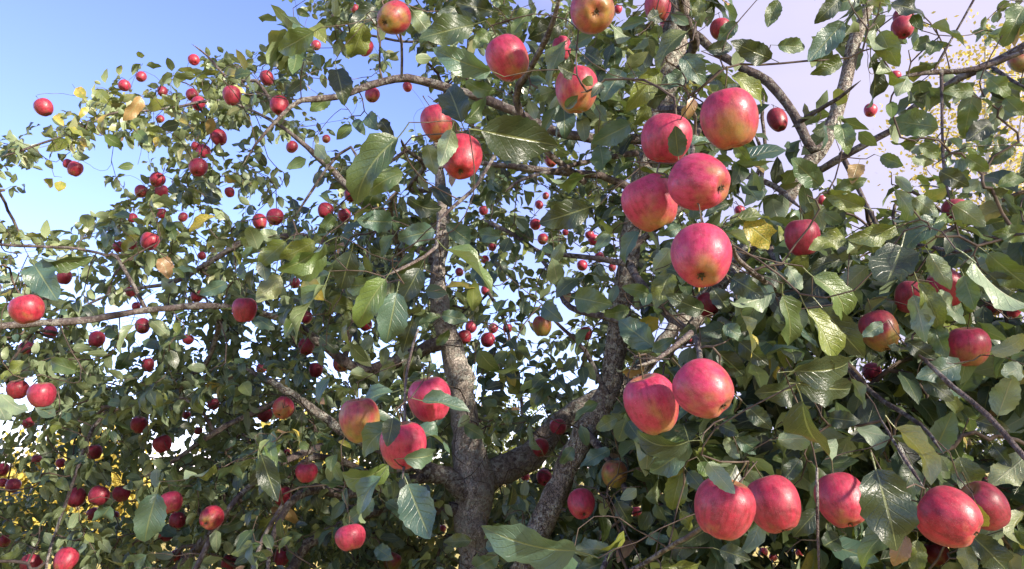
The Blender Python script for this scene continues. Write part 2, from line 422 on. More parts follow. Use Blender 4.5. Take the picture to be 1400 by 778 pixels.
for i, (x, y, h, wd, mt, lb, sd_, cb) in enumerate([
        (4.5, 19.0, 4.6, 4.2, M_FARLEAF, 'rounded bright green bush between the boughs, left of the yellow birch', 21, 0.4),
        (14.5, 24.0, 6.4, 6.0, M_FARLEAF, 'broad bright green tree beside the yellow birch on the field edge', 22, 0.8),
        (-1.0, 26.0, 4.6, 6.0, M_FARLEAF, 'low bright green bush far behind the apple trunk', 23, 0.3),
        (-9.5, 34.0, 3.4, 7.0, M_FARLEAF, 'low wide green bush at the far side of the yellow field', 24, 0.2),
        (-8.5, 15.0, 2.5, 3.4, M_BIRCHLEAF, 'sunlit yellow-leaved bush glimpsed under the outer boughs', 25, 0.1),
        (-4.6, 16.5, 2.9, 3.6, M_BIRCHLEAF, 'sunlit yellow-leaved bush closer to the apple trunk', 26, 0.1)]):
    leafy_tree('field_tree', lb, 'tree' if 'tree' in lb else 'bush', (x, y, 0), h, wd, cb, mt, M_FARBARK, 4500, 0.16, 'greenery beyond the field', 45, 0.12, sd_)
# unseen trees added behind the camera, thinned to shade and dapple the low sun
for (x, y, h, wd, cb, sd_, nl, lb) in [(7.2, -3.9, 6.7, 5.6, 3.6, 31, 900, 'tall unseen tree added to shade the apple tree from the low sun'),
                              (8.6, 0.2, 6.2, 5.0, 3.4, 32, 700, 'unseen added shade tree standing nearest the yellow birch'),
                              (4.4, -7.6, 6.6, 5.0, 3.2, 33, 700, 'unseen added shade tree standing farthest from the birch')]:
    leafy_tree('shade_tree', lb, 'tree', (x, y, 0), h, wd, cb, M_SHADELEAF, M_FARBARK, nl, 0.15, 'added shade trees', 50, 0.13, sd_)

# ------------------------------------------------------------ the apple tree: trunk, limbs, branches
tree = tag(empty('apple_tree', (float(atY(648, 800, 2.75)[0][0]), 2.75, 0)), 'gnarled apple tree with lichen-spotted trunk, boughs laden with red apples', 'tree')
ROOT = np.array(tree.location)
skeleton = []                       # sampled (x,y,z,r) along everything that twigs may grow from
def add_branch(name, rows, Y0, Y1, mat=None, ns=10, wob=0.05, first=None, keep=True):
    pts = [] if first is None else list(first)
    n = len(rows)
    for i, (x, y, wpx) in enumerate(rows):
        t = i / max(1, n - 1)
        P, d = atY(x, y, Y0 + (Y1 - Y0) * t)
        pts.append((*P, wpx / 2 * d / FPX))
    S = smooth_path(pts, 0.035)
    tp = np.linspace(0, 1, len(S)); S[:, 3] *= np.clip((1.02 - tp) / 0.10, 0.15, 1)
    jit = rng.normal(size=(len(S), 3)) * S[:, 3:4] * 0.10
    S[1:-1, :3] += jit[1:-1]
    V, F = tube_arrays(S[:, :3], S[:, 3] * (1 + 0.05 * rng.normal(size=len(S))), ns, wob)
    o = link(name, mesh_np(name, V - ROOT, F, mat or M_BRANCH), tree)
    if keep: skeleton.append(S)
    return S
b0 = ROOT
trunk = add_branch('trunk', [(648, 800, 46), (648, 720, 45), (646, 655, 54), (640, 605, 40), (628, 520, 35), (614, 462, 31), (602, 425, 27), (598, 370, 22), (606, 300, 16), (600, 230, 13), (590, 150, 9)], 2.75, 2.75, M_BARK, 14, 0.07,
                   first=[(b0[0] + .02, b0[1], -0.08, 0.16), (b0[0], b0[1], 0.1, 0.115), (b0[0] - .01, b0[1], 0.7, 0.088)])
add_branch('limb', [(712, 800, 38), (744, 712, 35), (772, 642, 33), (800, 590, 31), (830, 540, 30), (842, 480, 29), (850, 420, 29), (858, 360, 27), (868, 290, 26), (892, 190, 28), (912, 110, 32), (925, 40, 30), (922, -40, 28), (905, -160, 24), (890, -300, 16)], 2.25, 1.95, M_LIMB, 12, 0.06,
           first=[(b0[0] + .05, b0[1] - .05, 0.45, 0.06), (b0[0] + .09, b0[1] - .2, 0.8, 0.056)])
add_branch('limb', [(650, 660, 34), (690, 640, 40), (735, 612, 36), (790, 560, 26), (860, 520, 22), (930, 440, 18), (1000, 370, 15)], 2.75, 3.1, M_LIMB)
add_branch('limb', [(645, 680, 30), (610, 655, 26), (578, 640, 24), (530, 616, 18), (470, 590, 14), (400, 540, 11), (330, 500, 8)], 2.72, 2.55, M_LIMB)
add_branch('limb', [(930, 470, 16), (990, 380, 20), (1040, 320, 22), (1065, 288, 22), (1087, 248, 23), (1127, 194, 22), (1150, 134, 19), (1165, 67, 17), (1186, 8, 15), (1200, -60, 12), (1210, -160, 8)], 2.2, 1.9, M_LIMB)
TRACED = [
    ([(600, 470, 20), (500, 505, 16), (445, 474, 13), (400, 441, 10), (340, 425, 8), (285, 418, 9), (200, 424, 9), (130, 436, 10), (60, 442, 10), (0, 446, 10), (-60, 450, 9), (-160, 455, 6)], 2.7, 1.75),
    ([(900, 190, 14), (830, 190, 14), (760, 180, 13), (700, 150, 12), (640, 128, 12), (597, 115, 12), (557, 107, 12), (523, 112, 11), (490, 122, 10), (460, 133, 9), (413, 137, 7), (383, 160, 5), (350, 197, 4), (330, 230, 3)], 1.95, 1.75),
    ([(470, 500, 9), (478, 420, 8), (440, 330, 7), (350, 327, 8), (294, 353, 8), (240, 385, 6), (160, 400, 4), (90, 430, 3)], 2.6, 2.8),
    ([(596, 360, 14), (520, 300, 11), (440, 220, 9), (380, 170, 5), (315, 140, 4), (283, 138, 4), (250, 145, 4), (190, 152, 3), (150, 156, 3), (100, 180, 3), (43, 201, 3), (0, 214, 3), (-70, 225, 2)], 2.75, 2.6),
    ([(383, 160, 5), (350, 110, 5), (318, 112, 4), (283, 76, 3), (262, 60, 2)], 2.55, 2.6),
    ([(597, 260, 8), (560, 258, 6), (580, 228, 6), (556, 205, 5), (548, 190, 4)], 2.7, 1.7),
    ([(556, 205, 5), (500, 240, 4), (480, 201, 4), (447, 230, 4), (427, 260, 4), (400, 300, 3)], 1.75, 1.9),
    ([(549, 107, 4), (549, 60, 4), (545, 40, 3)], 1.75, 1.62),
    ([(868, 260, 12), (820, 240, 10), (777, 237, 10), (735, 231, 10), (700, 227, 9), (640, 222, 6)], 1.97, 1.9),
    ([(870, 210, 9), (807, 220, 6), (760, 232, 6), (715, 245, 5), (690, 262, 3)], 1.96, 1.5),
    ([(800, 250, 9), (740, 200, 9), (705, 135, 10), (722, 100, 10), (737, 72, 9), (760, 20, 7), (770, -40, 5)], 1.9, 1.35),
    ([(930, 30, 12), (985, 75, 11), (1050, 113, 12), (1085, 155, 12), (1112, 205, 12), (1130, 190, 10)], 1.9, 1.85),
    ([(1100, 235, 12), (1124, 231, 10), (1164, 207, 10), (1217, 180, 9), (1245, 150, 9), (1290, 120, 10), (1334, 96, 11), (1360, 86, 12), (1400, 63, 12), (1470, 20, 8)], 1.9, 1.5),
    ([(1358, 92, 6), (1380, 108, 5), (1412, 124, 4)], 1.55, 1.4),
    ([(1400, 70, 7), (1334, 94, 7), (1267, 100, 6), (1224, 107, 4)], 1.5, 1.45),
    ([(1277, 97, 4), (1300, 55, 3), (1331, 0, 3), (1345, -40, 2)], 1.47, 1.4),
    ([(1093, 167, 7), (1120, 150, 6), (1147, 134, 5), (1177, 110, 4)], 1.86, 1.7),
    ([(1287, 100, 5), (1288, 160, 4), (1290, 227, 4), (1300, 280, 3)], 1.47, 1.35),
    ([(1150, 210, 8), (1190, 290, 6), (1215, 330, 6), (1244, 332, 5), (1318, 344, 5), (1361, 323, 5), (1400, 320, 4), (1450, 310, 3)], 1.9, 0.98),
    ([(1040, 320, 12), (1090, 400, 10), (1140, 480, 8), (1194, 538, 7), (1257, 580, 6), (1290, 620, 5)], 2.0, 1.05),
    ([(1262, 490, 5), (1301, 528, 7), (1351, 568, 8), (1394, 618, 8), (1450, 680, 6)], 1.2, 0.98),
    ([(1205, 575, 3), (1220, 600, 4), (1237, 628, 5), (1264, 668, 4)], 1.2, 1.0),
    ([(1117, 640, 3), (1117, 665, 4), (1118, 720, 4), (1120, 800, 4)], 1.0, .98),
    ([(800, 590, 12), (840, 640, 9), (860, 700, 8), (820, 790, 8), (867, 778, 7), (914, 749, 7), (958, 722, 6), (985, 690, 5)], 2.15, 1.0),
    ([(858, 360, 12), (900, 420, 10), (945, 455, 9), (955, 478, 8), (958, 520, 6)], 2.0, 1.0),
    ([(945, 455, 8), (900, 490, 6), (870, 500, 5)], 1.1, 0.95),
    ([(1000, 370, 10), (1030, 400, 8), (1065, 400, 9), (1045, 385, 8), (1010, 355, 7), (1000, 330, 5)], 1.9, 0.9),
    ([(905, 150, 14), (945, 150, 12), (970, 145, 10), (950, 190, 7), (945, 230, 5)], 1.9, 0.98),
    ([(925, 100, 12), (950, 60, 14), (935, 20, 12), (925, -30, 8)], 1.85, 1.4),
    ([(400, 540, 9), (345, 565, 8), (291, 592, 8), (241, 628, 6), (200, 650, 4)], 2.6, 2.4),
    ([(291, 592, 6), (284, 575, 5), (268, 555, 5), (234, 540, 5), (190, 540, 4)], 2.5, 2.45),
    ([(440, 610, 11), (390, 630, 9), (350, 658, 8), (308, 702, 8), (267, 778, 8), (230, 850, 7)], 2.5, 2.1),
    ([(360, 650, 12), (320, 690, 12), (278, 739, 12), (241, 778, 11), (200, 830, 9)], 2.6, 2.5),
    ([(200, 545, 5), (140, 570, 5), (120, 602, 5), (97, 668, 4), (69, 749, 4), (60, 800, 4)], 2.5, 2.2),
    ([(640, 700, 22), (560, 690, 18), (510, 700, 15), (460, 722, 15), (420, 745, 15), (400, 775, 14), (380, 820, 12)], 2.74, 2.4),
    ([(600, 650, 16), (540, 660, 14), (470, 676, 14), (430, 668, 14), (395, 690, 11), (370, 745, 8), (366, 790, 7)], 2.7, 2.0),
    ([(560, 640, 12), (520, 650, 10), (484, 638, 9), (458, 628, 9), (430, 625, 8), (400, 640, 5)], 2.6, 2.3),
    ([(387, 690, 6), (360, 735, 6), (345, 780, 6), (335, 820, 5)], 2.0, 1.9),
    ([(300, 440, 8), (296, 460, 7), (280, 500, 6), (258, 515, 6), (240, 545, 4)], 2.3, 2.6),
    ([(200, 424, 6), (160, 352, 5), (147, 350, 4), (107, 340, 4), (7, 335, 4), (-50, 330, 3)], 2.2, 2.2),
    ([(606, 310, 8), (560, 330, 7), (547, 347, 7), (534, 280, 6), (545, 262, 5)], 2.7, 1.7),
    ([(690, 190, 6), (660, 240, 5), (644, 262, 5), (600, 303, 5), (597, 337, 5), (560, 362, 4), (524, 378, 4)], 1.5, 1.25),
    ([(572, 450, 3), (560, 490, 4), (554, 538, 4), (554, 618, 5), (550, 655, 4)], 1.3, 1.06),
    ([(858, 360, 10), (790, 350, 7), (740, 345, 6), (700, 320, 6), (660, 300, 5)], 1.97, 2.3),
    ([(668, 400, 5), (690, 440, 5), (702, 490, 5), (712, 540, 5), (715, 590, 4)], 2.9, 2.5),
    ([(850, 440, 10), (780, 420, 8), (765, 395, 8), (752, 370, 6), (735, 350, 4)], 2.0, 2.4),
    ([(830, 540, 9), (800, 480, 6), (770, 450, 5), (745, 425, 4)], 2.05, 2.0),
    ([(862, 340, 10), (990, 240, 9), (1020, 240, 9), (1060, 255, 8), (1095, 285, 7)], 1.97, 1.7),
    ([(1040, 250, 6), (1046, 200, 5), (1042, 160, 5), (1045, 130, 4)], 1.72, 1.7),
    ([(1033, 245, 5), (1042, 210, 5), (1030, 180, 4)], 1.72, 1.66),
]
for rows, Y0, Y1 in TRACED:
    add_branch('branch', rows, Y0, Y1, ns=8)

# ------------------------------------------------------------ apples
def apple_mesh(seed, nphi=28, nt=18):
    r = np.random.default_rng(seed)
    t = np.linspace(0.0, np.pi, nt + 1)
    phi = np.linspace(0, 2 * np.pi, nphi, endpoint=False)
    con = r.uniform(0.05, 0.13); hh = r.uniform(0.43, 0.50)
    ax = r.uniform(0.97, 1.03); lean = r.uniform(-0.07, 0.07); lob = r.uniform(0, 6)
    V = []
    for tt in t:
        rad0 = 0.5 * math.sin(tt) ** 0.84 * (1 + con * math.cos(tt)) / (1 + con * 0.35) + 0.0015
        z0 = hh * math.cos(tt) * (1.0 if tt < np.pi / 2 else 1.02)
        for ph in phi:
            rad = rad0 * (1 + 0.022 * math.cos(5 * ph + lob) * max(0, -math.cos(tt)) + 0.018 * math.cos(2 * ph + lob) + 0.012 * math.cos(3 * ph + 2 * lob))
            z = z0 - 0.15 * math.exp(-(rad0 / 0.13) ** 2) * (tt < np.pi / 2) + 0.105 * math.exp(-(rad0 / 0.15) ** 2) * (tt > np.pi / 2)
            z += 0.007 * math.cos(5 * ph + lob) * math.exp(-((rad0 - 0.2) / 0.09) ** 2) * (tt > np.pi / 2) * -1
            V.append((rad * math.cos(ph) * ax + lean * z * z, rad * math.sin(ph) / ax, z))
    idx = np.arange((nt + 1) * nphi).reshape(nt + 1, nphi)
    F = np.stack([idx[:-1], idx[1:], np.roll(idx, -1, 1)[1:], np.roll(idx, -1, 1)[:-1]], -1).reshape(-1, 4)
    return mesh_np('apple', np.array(V), F, M_APPLE), hh
A_HI = [apple_mesh(40 + i, 40, 28) for i in range(7)]
A_LO = [apple_mesh(60 + i, 18, 12) for i in range(6)]
def stem_mesh(seed, hh):
    r = np.random.default_rng(seed); b = r.uniform(-0.12, 0.12, 2)
    S = smooth_path([(0, 0, hh - 0.20, 0.016), (b[0] * .3, b[1] * .3, hh - 0.02, 0.013), (b[0], b[1], hh + 0.20, 0.014), (b[0] * 1.2, b[1] * 1.2, hh + 0.30, 0.024)], 0.06)
    V, F = tube_arrays(S[:, :3], S[:, 3], 7)
    return mesh_np('stem', V, F, M_STEM)
def calyx_mesh(seed, hh):
    r = np.random.default_rng(seed); V = []; F = []
    zb = -hh * 1.02 + 0.088
    for i in range(6):             # five dry sepals and a dark plug
        a = i * 2 * np.pi / 5 + r.uniform(-.2, .2); ca, sa = math.cos(a), math.sin(a); l = r.uniform(0.050, 0.085)
        if i == 5: break
        b = len(V); tx, ty = -sa * 0.022, ca * 0.022
        rows = [(0.010, 0.030, 1.0), (0.028, -0.010, 1.1), (0.028 + l * .45, -0.035 - r.uniform(0, .02), 0.7), (0.025 + l * .9, -0.030 + r.uniform(-.03, .03), 0.12)]
        for (q, z, wd) in rows: V += [(q * ca + tx * wd, q * sa + ty * wd, zb + z), (q * ca - tx * wd, q * sa - ty * wd, zb + z)]
        for s in range(3): F.append([b + 2 * s, b + 2 * s + 1, b + 2 * s + 3, b + 2 * s + 2])
    b = len(V)
    for (q, z) in ((0.048, 0.02), (0.03, -0.012)):
        for j in range(8): V.append((q * math.cos(j * np.pi / 4), q * math.sin(j * np.pi / 4), zb + z))
    for j in range(8): F.append([b + j, b + (j + 1) % 8, b + 8 + (j + 1) % 8, b + 8 + j])
    c = len(V); V.append((0, 0, zb - 0.004))
    for j in range(0, 8, 2): F.append([b + 8 + j, b + 8 + j + 1, b + 8 + (j + 2) % 8, c])
    return mesh_np('calyx', np.array(V), np.array(F), M_CALYX)
ST = [stem_mesh(80 + i, A_HI[i][1]) for i in range(7)]
CX = [calyx_mesh(90 + i, A_HI[i][1]) for i in range(7)]
# x, y, apparent diameter, height/width, green ground colour, dark, pink, where the eye shows (or None), label
BIG = [
 (959, 350, 89, 1.0, .22, 0, .90, (-.17, .72), 'large pink apple at the bottom of the cluster of five, dark eye showing'),
 (957, 250, 83, 1.02, .20, 0, .95, (.58, .30), 'large pink apple in the middle of the cluster of five, eye turned sideways'),
 (889, 278, 77, 1.05, .34, 0, .80, (.45, .95), 'large pink apple with yellow-green underside, tucked against the middle of the five'),
 (911, 190, 71, 1.0, .06, .15, .45, (-.2, 1.0), 'bright red apple with a small rounded leaf lying across it, in the cluster of five'),
 (997, 163, 82, 1.05, .46, 0, .50, (.2, .98), 'large apple with olive-yellow lower half, topmost of the cluster of five'),
 (962, 532, 83, 1.0, .36, 0, .85, (.60, .58), 'large pink apple of a hanging pair, brown eye near its green underside'),
 (891, 553, 78, 1.12, .36, 0, .85, (.35, .95), 'large egg-shaped pink apple of a hanging pair, green underside, no eye showing'),
 (990, 695, 87, .98, .20, .10, .25, (-.3, 1.0), 'large round red apple with a leaf draped over its top'),
 (1058, 690, 76, 1.05, .06, .30, .30, (.22, .85), 'red apple half hidden by the large round one with a draped leaf'),
 (1150, 684, 68, 1.12, .16, .20, .35, (.12, .80), 'red apple with yellowish eye end beside a big dark hanging leaf'),
 (1297, 708, 82, .99, .12, .12, .10, (.62, .40), 'large glossy red apple under a bright yellow-green curled leaf'),
 (1345, 692, 64, 1.05, .04, .60, .35, (.8, .9), 'dark crimson apple behind the glossy red one under the yellow-green leaf'),
 (1324, 474, 57, 1.0, .48, 0, .60, (.1, 1.05), 'pink apple with a greenish-yellow lower half beside a pale yellowing leaf'),
 (1294, 394, 50, 1.1, .10, .05, .60, (.6, .9), 'pinkish red apple partly covered by silvery leaves'),
 (1247, 407, 48, 1.0, .10, .60, .05, (-.2, 1), 'dark red apple almost hidden behind a big dark leaf'),
 (1202, 453, 54, 1.1, .55, .70, .05, (.2, .9), 'brownish olive apple with a bluish leaf folded across it'),
 (1097, 325, 50, 1.08, .03, .50, .55, (.1, 1.1), 'deep crimson apple beside a large yellowing leaf'),
 (1306, 288, 36, .95, .03, .80, .05, (0, 1.1), 'dark red apple hanging against the pale yellow birch'),
 (810, 15, 64, .98, .44, .15, .35, (.10, .38), 'apple with dark eye ringed in olive green, high under the crown'),
 (694, 80, 60, 1.08, .30, 0, .60, (.5, .95), 'pink-red apple with its side against a broad blue-green leaf'),
 (631, 215, 60, 1.15, .10, .22, 0, (0, .76), 'glossy red apple with a sunlit patch and a whitish leaf at its side'),
 (597, 169, 46, 1.15, .40, .10, .25, (.3, .95), 'orange-red apple just above the glossy one with the whitish leaf'),
 (538, 25, 47, 1.1, .50, .40, 0, (-.42, .52), 'red and yellow apple above the arching bare bough'),
 (788, 123, 62, 1.08, .50, .10, .45, (0, 1.0), 'greenish apple with its front covered by leaves and dry stalks'),
 (899, 10, 38, 1.1, .30, .20, .35, (0, 1.0), 'reddish apple at the very top beside the thick upright limb'),
 (768, 66, 27, 1.3, .15, 0, .70, (0, 1.0), 'slim pink apple wedged between dark leaves above the leaf-covered one'),
 (985, 40, 30, 1.0, .30, .40, .10, (0, 1.0), 'brownish red apple behind leaf stalks near the upright limb'),
 (492, 575, 59, 1.1, .74, .05, .55, (.1, 1.0), 'apple half pink and half yellow-green in the trio by the trunk'),
 (588, 546, 64, 1.0, .08, .10, .75, (.2, 1.0), 'pink-red apple of the trio, its lower edge behind a blue-green leaf'),
 (552, 609, 68, 1.0, .30, 0, .60, (.1, 1.0), 'streaked pink apple of the trio with a twig hanging before it'),
 (479, 735, 43, .84, .05, .20, .55, (.25, .9), 'squat two-lobed crimson apple above the lower limb'),
 (795, 689, 40, 1.05, .06, .25, .40, (.12, .55), 'striped red apple with eye showing, against the leaning limb'),
 (840, 648, 37, 1.05, .85, .35, 0, (0, 1.0), 'orange-olive apple shaded by dark leaves by the leaning limb'),
 (37, 423, 46, .90, .22, .20, .05, (.3, 1.0), 'round red apple with orange sunlit patch resting by the long bare branch'),
 (334, 424, 35, 1.05, .02, .50, .35, (0, 1.0), 'crimson apple hanging across the long bare branch'),
 (57, 540, 37, .97, .02, .50, .55, (0, 1.0), 'plump crimson apple, larger of a touching pair'),
 (24, 533, 28, 1.0, .12, .60, .05, (0, 1.0), 'dark red apple, smaller of a touching pair'),
 (741, 446, 28, 1.1, .80, 0, .35, (0, 1.0), 'small green and orange apple hanging against a patch of blue sky'),
 (387, 558, 31, .97, .50, 0, .60, (-.2, .6), 'small pale pink apple with a brown scar, beside a darker one'),
 (362, 567, 21, 1.0, .0, .70, .2, None, 'small dark crimson apple touching the scarred pale pink one'),
 (419, 646, 32, .88, .30, .05, .60, (0, 1.0), 'dull pink apple with a leaf over its middle, by the lower limb'),
 (234, 687, 32, .95, .20, .10, .60, (.3, .9), 'pinkish apple beside a big bluish leaf over the yellow field'),
 (289, 708, 33, 1.05, .25, .20, .25, (-.1, .2), 'red apple with pale scab, crossed by a slanting bare branch'),
 (1234, 38, 31, 1.05, .0, .55, .2, None, 'lower red apple of a tight pair against pale cloud'),
 (1235, 23, 27, 1.0, .0, .50, .2, None, 'upper red apple of a tight pair against pale cloud'),
 (1063, 164, 29, 1.25, .10, .70, .0, None, 'dark red apple with a green patch against pale cloud'),
 (467, 497, 24, 1.1, .30, .05, .45, (0, .5), 'small dusty red apple below the long branch, eye showing'),
 (635, 461, 21, .95, .0, .60, .1, None, 'darker apple of a small pair hanging before the trunk'),
 (644, 447, 17, 1.1, .10, .10, .4, None, 'paler apple of a small pair hanging before the trunk'),
 (667, 465, 21, 1.0, .0, .30, .5, None, 'small round crimson apple just clear of the trunk, sky behind'),
 (763, 584, 25, .92, .02, .15, .6, (.2, .9), 'small bright pink-red apple above the trunk fork limb'),
 (739, 612, 25, 1.0, .12, .40, .0, (0, .7), 'small brick-red apple hanging before the trunk fork limb'),
 (744, 653, 23, 1.0, .02, .10, .7, (0, .5), 'small pink-red apple below the trunk fork limb'),
 (103, 231, 20, 1.1, .25, .30, .1, None, 'streaky red apple under the end of the outermost bough'),
 (60, 147, 25, 1.0, .05, .60, .2, None, 'crimson apple at the very tip of the outermost bough'),
 (265, 82, 16, 1.0, .0, .05, .0, None, 'bright scarlet apple on the topmost shoot of the outer bough'),
 (1394, 86, 26, 1.2, .85, .1, .1, None, 'yellow-green apple beside the thick dark branch by the birch'),
 (536, 768, 26, 1.0, .75, .1, .4, None, 'small yellow and red apple low down in front of the trunk'),
 (967, 417, 34, 1.0, .0, .8, .0, None, 'dark red apple in shade below the cluster of five'),
 (1280, 757, 34, 1.0, .4, .6, .0, None, 'brownish apple in shade beneath the glossy red one'),
]
SMALL = '''193,105,15 170,117,17 222,125,14 263,130,18 271,142,20 317,131,26 299,188,22 278,207,19 271,229,26 215,246,22 193,262,18
93,224,14 221,262,18 219,163,11 267,200,12 499,65,23 485,12,12 432,62,14 365,107,20 382,144,26 509,130,21 557,119,14 399,201,17
446,190,12 505,234,16 606,72,10 644,114,10 910,33,16 845,13,12 753,220,18 736,172,12 1224,104,16 1190,151,19 205,330,26 162,338,16
180,334,15 88,379,20 179,399,15 195,446,21 186,419,12 176,461,11 69,454,18 132,464,22 257,464,16 269,405,18 202,499,18 35,477,20
221,292,14 181,298,13 276,350,12 314,263,14 250,297,13 376,297,25 355,303,21 445,288,22 471,295,20 480,266,20 403,387,15 418,434,18
419,474,24 432,506,20 500,444,20 357,504,15 674,449,15 694,449,14 628,372,12 663,355,12 664,397,14 673,338,12 661,288,14 732,307,17
737,280,12 742,327,16 746,268,10 811,328,16 806,321,13 773,318,10 796,363,16 820,352,15 837,366,11 801,456,19 824,419,10 1011,288,15
944,466,10 1123,274,16 1358,420,22 1384,424,22 1192,509,26 39,578,16 190,581,24 129,618,22 292,552,17 255,568,12 271,589,12 222,607,26
50,628,14 83,633,13 3,642,18 4,660,12 18,664,20 104,680,25 135,678,28 166,675,24 127,703,17 157,705,12 243,711,24 227,730,22 6,739,18
42,771,29 90,766,32 313,770,22 267,749,14 241,760,18 387,678,26 385,762,24 605,723,11 392,618,10 750,683,14 718,652,13 870,700,15
901,677,9 1044,755,12 1093,755,12 1057,762,12 1348,657,13 -25,610,22 -40,350,25 1430,440,30 350,822,26 690,-25,40 1440,250,40'''
def zone(x, y):
    if x < 330 and y < 290: return 'small crimson apple on the outermost bough among yellowing leaves against blue sky', 'apples on the outermost bough'
    if x < 660 and y < 250: return 'small crimson apple hanging near the arching bare bough under open sky', 'apples round the arching bough'
    if x < 345 and y < 520: return 'small dark red apple in the leaves around the long bare horizontal branch', 'apples round the long bare branch'
    if x < 345: return 'small crimson apple in dense grey-green leaves with yellow field showing through', 'apples over the yellow field'
    if x < 560 and y < 520: return 'small red apple among leaves between the long bare branch and the trunk', 'apples beside the trunk'
    if x < 640 and y >= 520: return 'small dull red apple among the bare lower limbs of the trunk', 'apples among the lower limbs'
    if x < 860 and y < 480: return 'small red apple deep in the crown between the trunk and the leaning limb', 'apples deep in the crown'
    if x < 1000: return 'tiny red apple in shade under the leaning limb', 'apples under the leaning limb'
    if y < 350: return 'small dark red apple among the boughs against the pale cloud', 'apples against the pale cloud'
    if y < 560: return 'small pinkish apple deep among the large leaves under the birch', 'apples under the birch'
    return 'tiny red apple deep in shade below the large red apples', 'apples in the low shade'
LAND = [((60, 147), 'the tip of the outermost bough'), ((265, 82), 'the scarlet apple on the topmost shoot'), ((103, 231), 'the streaky apple under the outermost bough'),
        ((37, 423), 'the sunlit apple resting by the long bare branch'), ((334, 424), 'the apple hanging across the long bare branch'), ((57, 540), 'the plump apple of the touching pair'),
        ((234, 687), 'the apple beside the big bluish leaf'), ((289, 708), 'the scabbed apple crossed by a slanting branch'), ((387, 558), 'the scarred pale pink apple'),
        ((419, 646), 'the dull pink apple by the lower limb'), ((479, 735), 'the squat two-lobed apple'), ((467, 497), 'the dusty apple below the long branch'),
        ((538, 25), 'the red and yellow apple above the arching bough'), ((631, 215), 'the glossy apple with the whitish leaf'), ((667, 465), 'the round apple just clear of the trunk'),
        ((741, 446), 'the green and orange apple'), ((744, 653), 'the pink-red apple under the fork limb'), ((810, 15), 'the apple with an olive-ringed eye'),
        ((1063, 164), 'the dark apple with a green patch'), ((1324, 474), 'the pink apple by the pale yellowing leaf'), ((990, 695), 'the large round apple with a draped leaf'), ((889, 278), 'the cluster of five')]
ORD = ['nearest', 'second nearest', 'third nearest', 'fourth nearest', 'fifth nearest', 'sixth nearest']
rank = {}
_sm = [tuple(map(float, q.split(','))) for q in SMALL.split()]
_own = {}
for q in _sm:
    if not (0 <= q[0] <= 1400 and 0 <= q[1] <= 778): continue
    j = min(range(len(LAND)), key=lambda n: math.hypot(LAND[n][0][0] - q[0], LAND[n][0][1] - q[1]))
    _own.setdefault(j, []).append((math.hypot(LAND[j][0][0] - q[0], LAND[j][0][1] - q[1]), q))
for j, v in _own.items():
    for n, (dd_, q) in enumerate(sorted(v)):
        if n < len(ORD) and dd_ < 140: rank[q] = 'small %s apple ' + ORD[n] + ' to ' + LAND[j][1]
apples = []
rr_ = random.Random(3)
for s_ in SMALL.split():
    x, y, dp = map(float, s_.split(','))
    lb, gp = zone(x, y)
    lf = x < 345
    gr_, dk_ = max(0, rr_.gauss(.10, .14)), min(.85, max(0, rr_.gauss(.48 if lf else .28, .18)))
    if (x, y, dp) in rank: lb = rank[(x, y, dp)] % ('dark red' if dk_ > .5 else 'red')
    BIG.append((x, y, dp, rr_.uniform(.92, 1.12), gr_, dk_, rr_.uniform(.1, .55), None, lb, gp))
attach = []                         # points the twigs have to reach
for i, row in enumerate(BIG):
    x, y, dp, asp, gr, dk, pk, eye, lb = row[:9]
    D = 0.072 if dp >= 45 else 0.067
    D *= 1 + 0.02 * ((i * 37) % 5 - 2) / 2
    d = D * FPX / dp
    dmax = 4.2 if x > 330 else 3.6
    if d > dmax: d = dmax
    wD = 0.965 * dp * d / FPX                # the size it has at that distance
    C_ = at(x, y, d)
    if eye is None: eye = (rr_.uniform(-.5, .5), rr_.uniform(.72, 1.1))
    ox, oy = eye; q = ox * ox + oy * oy
    ax = unit(ox * RIGHT - oy * UP - math.sqrt(max(0.0, 1 - q)) * FWD)
    zax = -ax; xr = unit(np.cross(np.array((rr_.uniform(-1, 1), rr_.uniform(-1, 1), .3)), zax)); yr = np.cross(zax, xr)
    near = dp >= 18
    v = i % (7 if near else 6)
    me, hh = (A_HI if near else A_LO)[v]
    o = link('apple', me)
    hs_ = wD * asp * 0.505 / hh
    Mx = Matrix(((xr[0] * wD, yr[0] * wD, zax[0] * hs_, C_[0]), (xr[1] * wD, yr[1] * wD, zax[1] * hs_, C_[1]), (xr[2] * wD, yr[2] * wD, zax[2] * hs_, C_[2]), (0, 0, 0, 1)))
    o.matrix_world = Mx
    o['green'], o['dark'], o['pink'], o['seed'] = gr, dk, pk, float(i % 23) * 1.7
    tag(o, lb, 'apple', row[9] if len(row) > 9 else None)
    if near:
        link('stem', ST[v], o)
        if eye[1] ** 2 + eye[0] ** 2 < 1.0: link('calyx', CX[v], o)
    apples.append((x, y, dp / 2, d))
    attach.append(C_ + zax * (hh + 0.28) * hs_)
APL = np.array(apples)
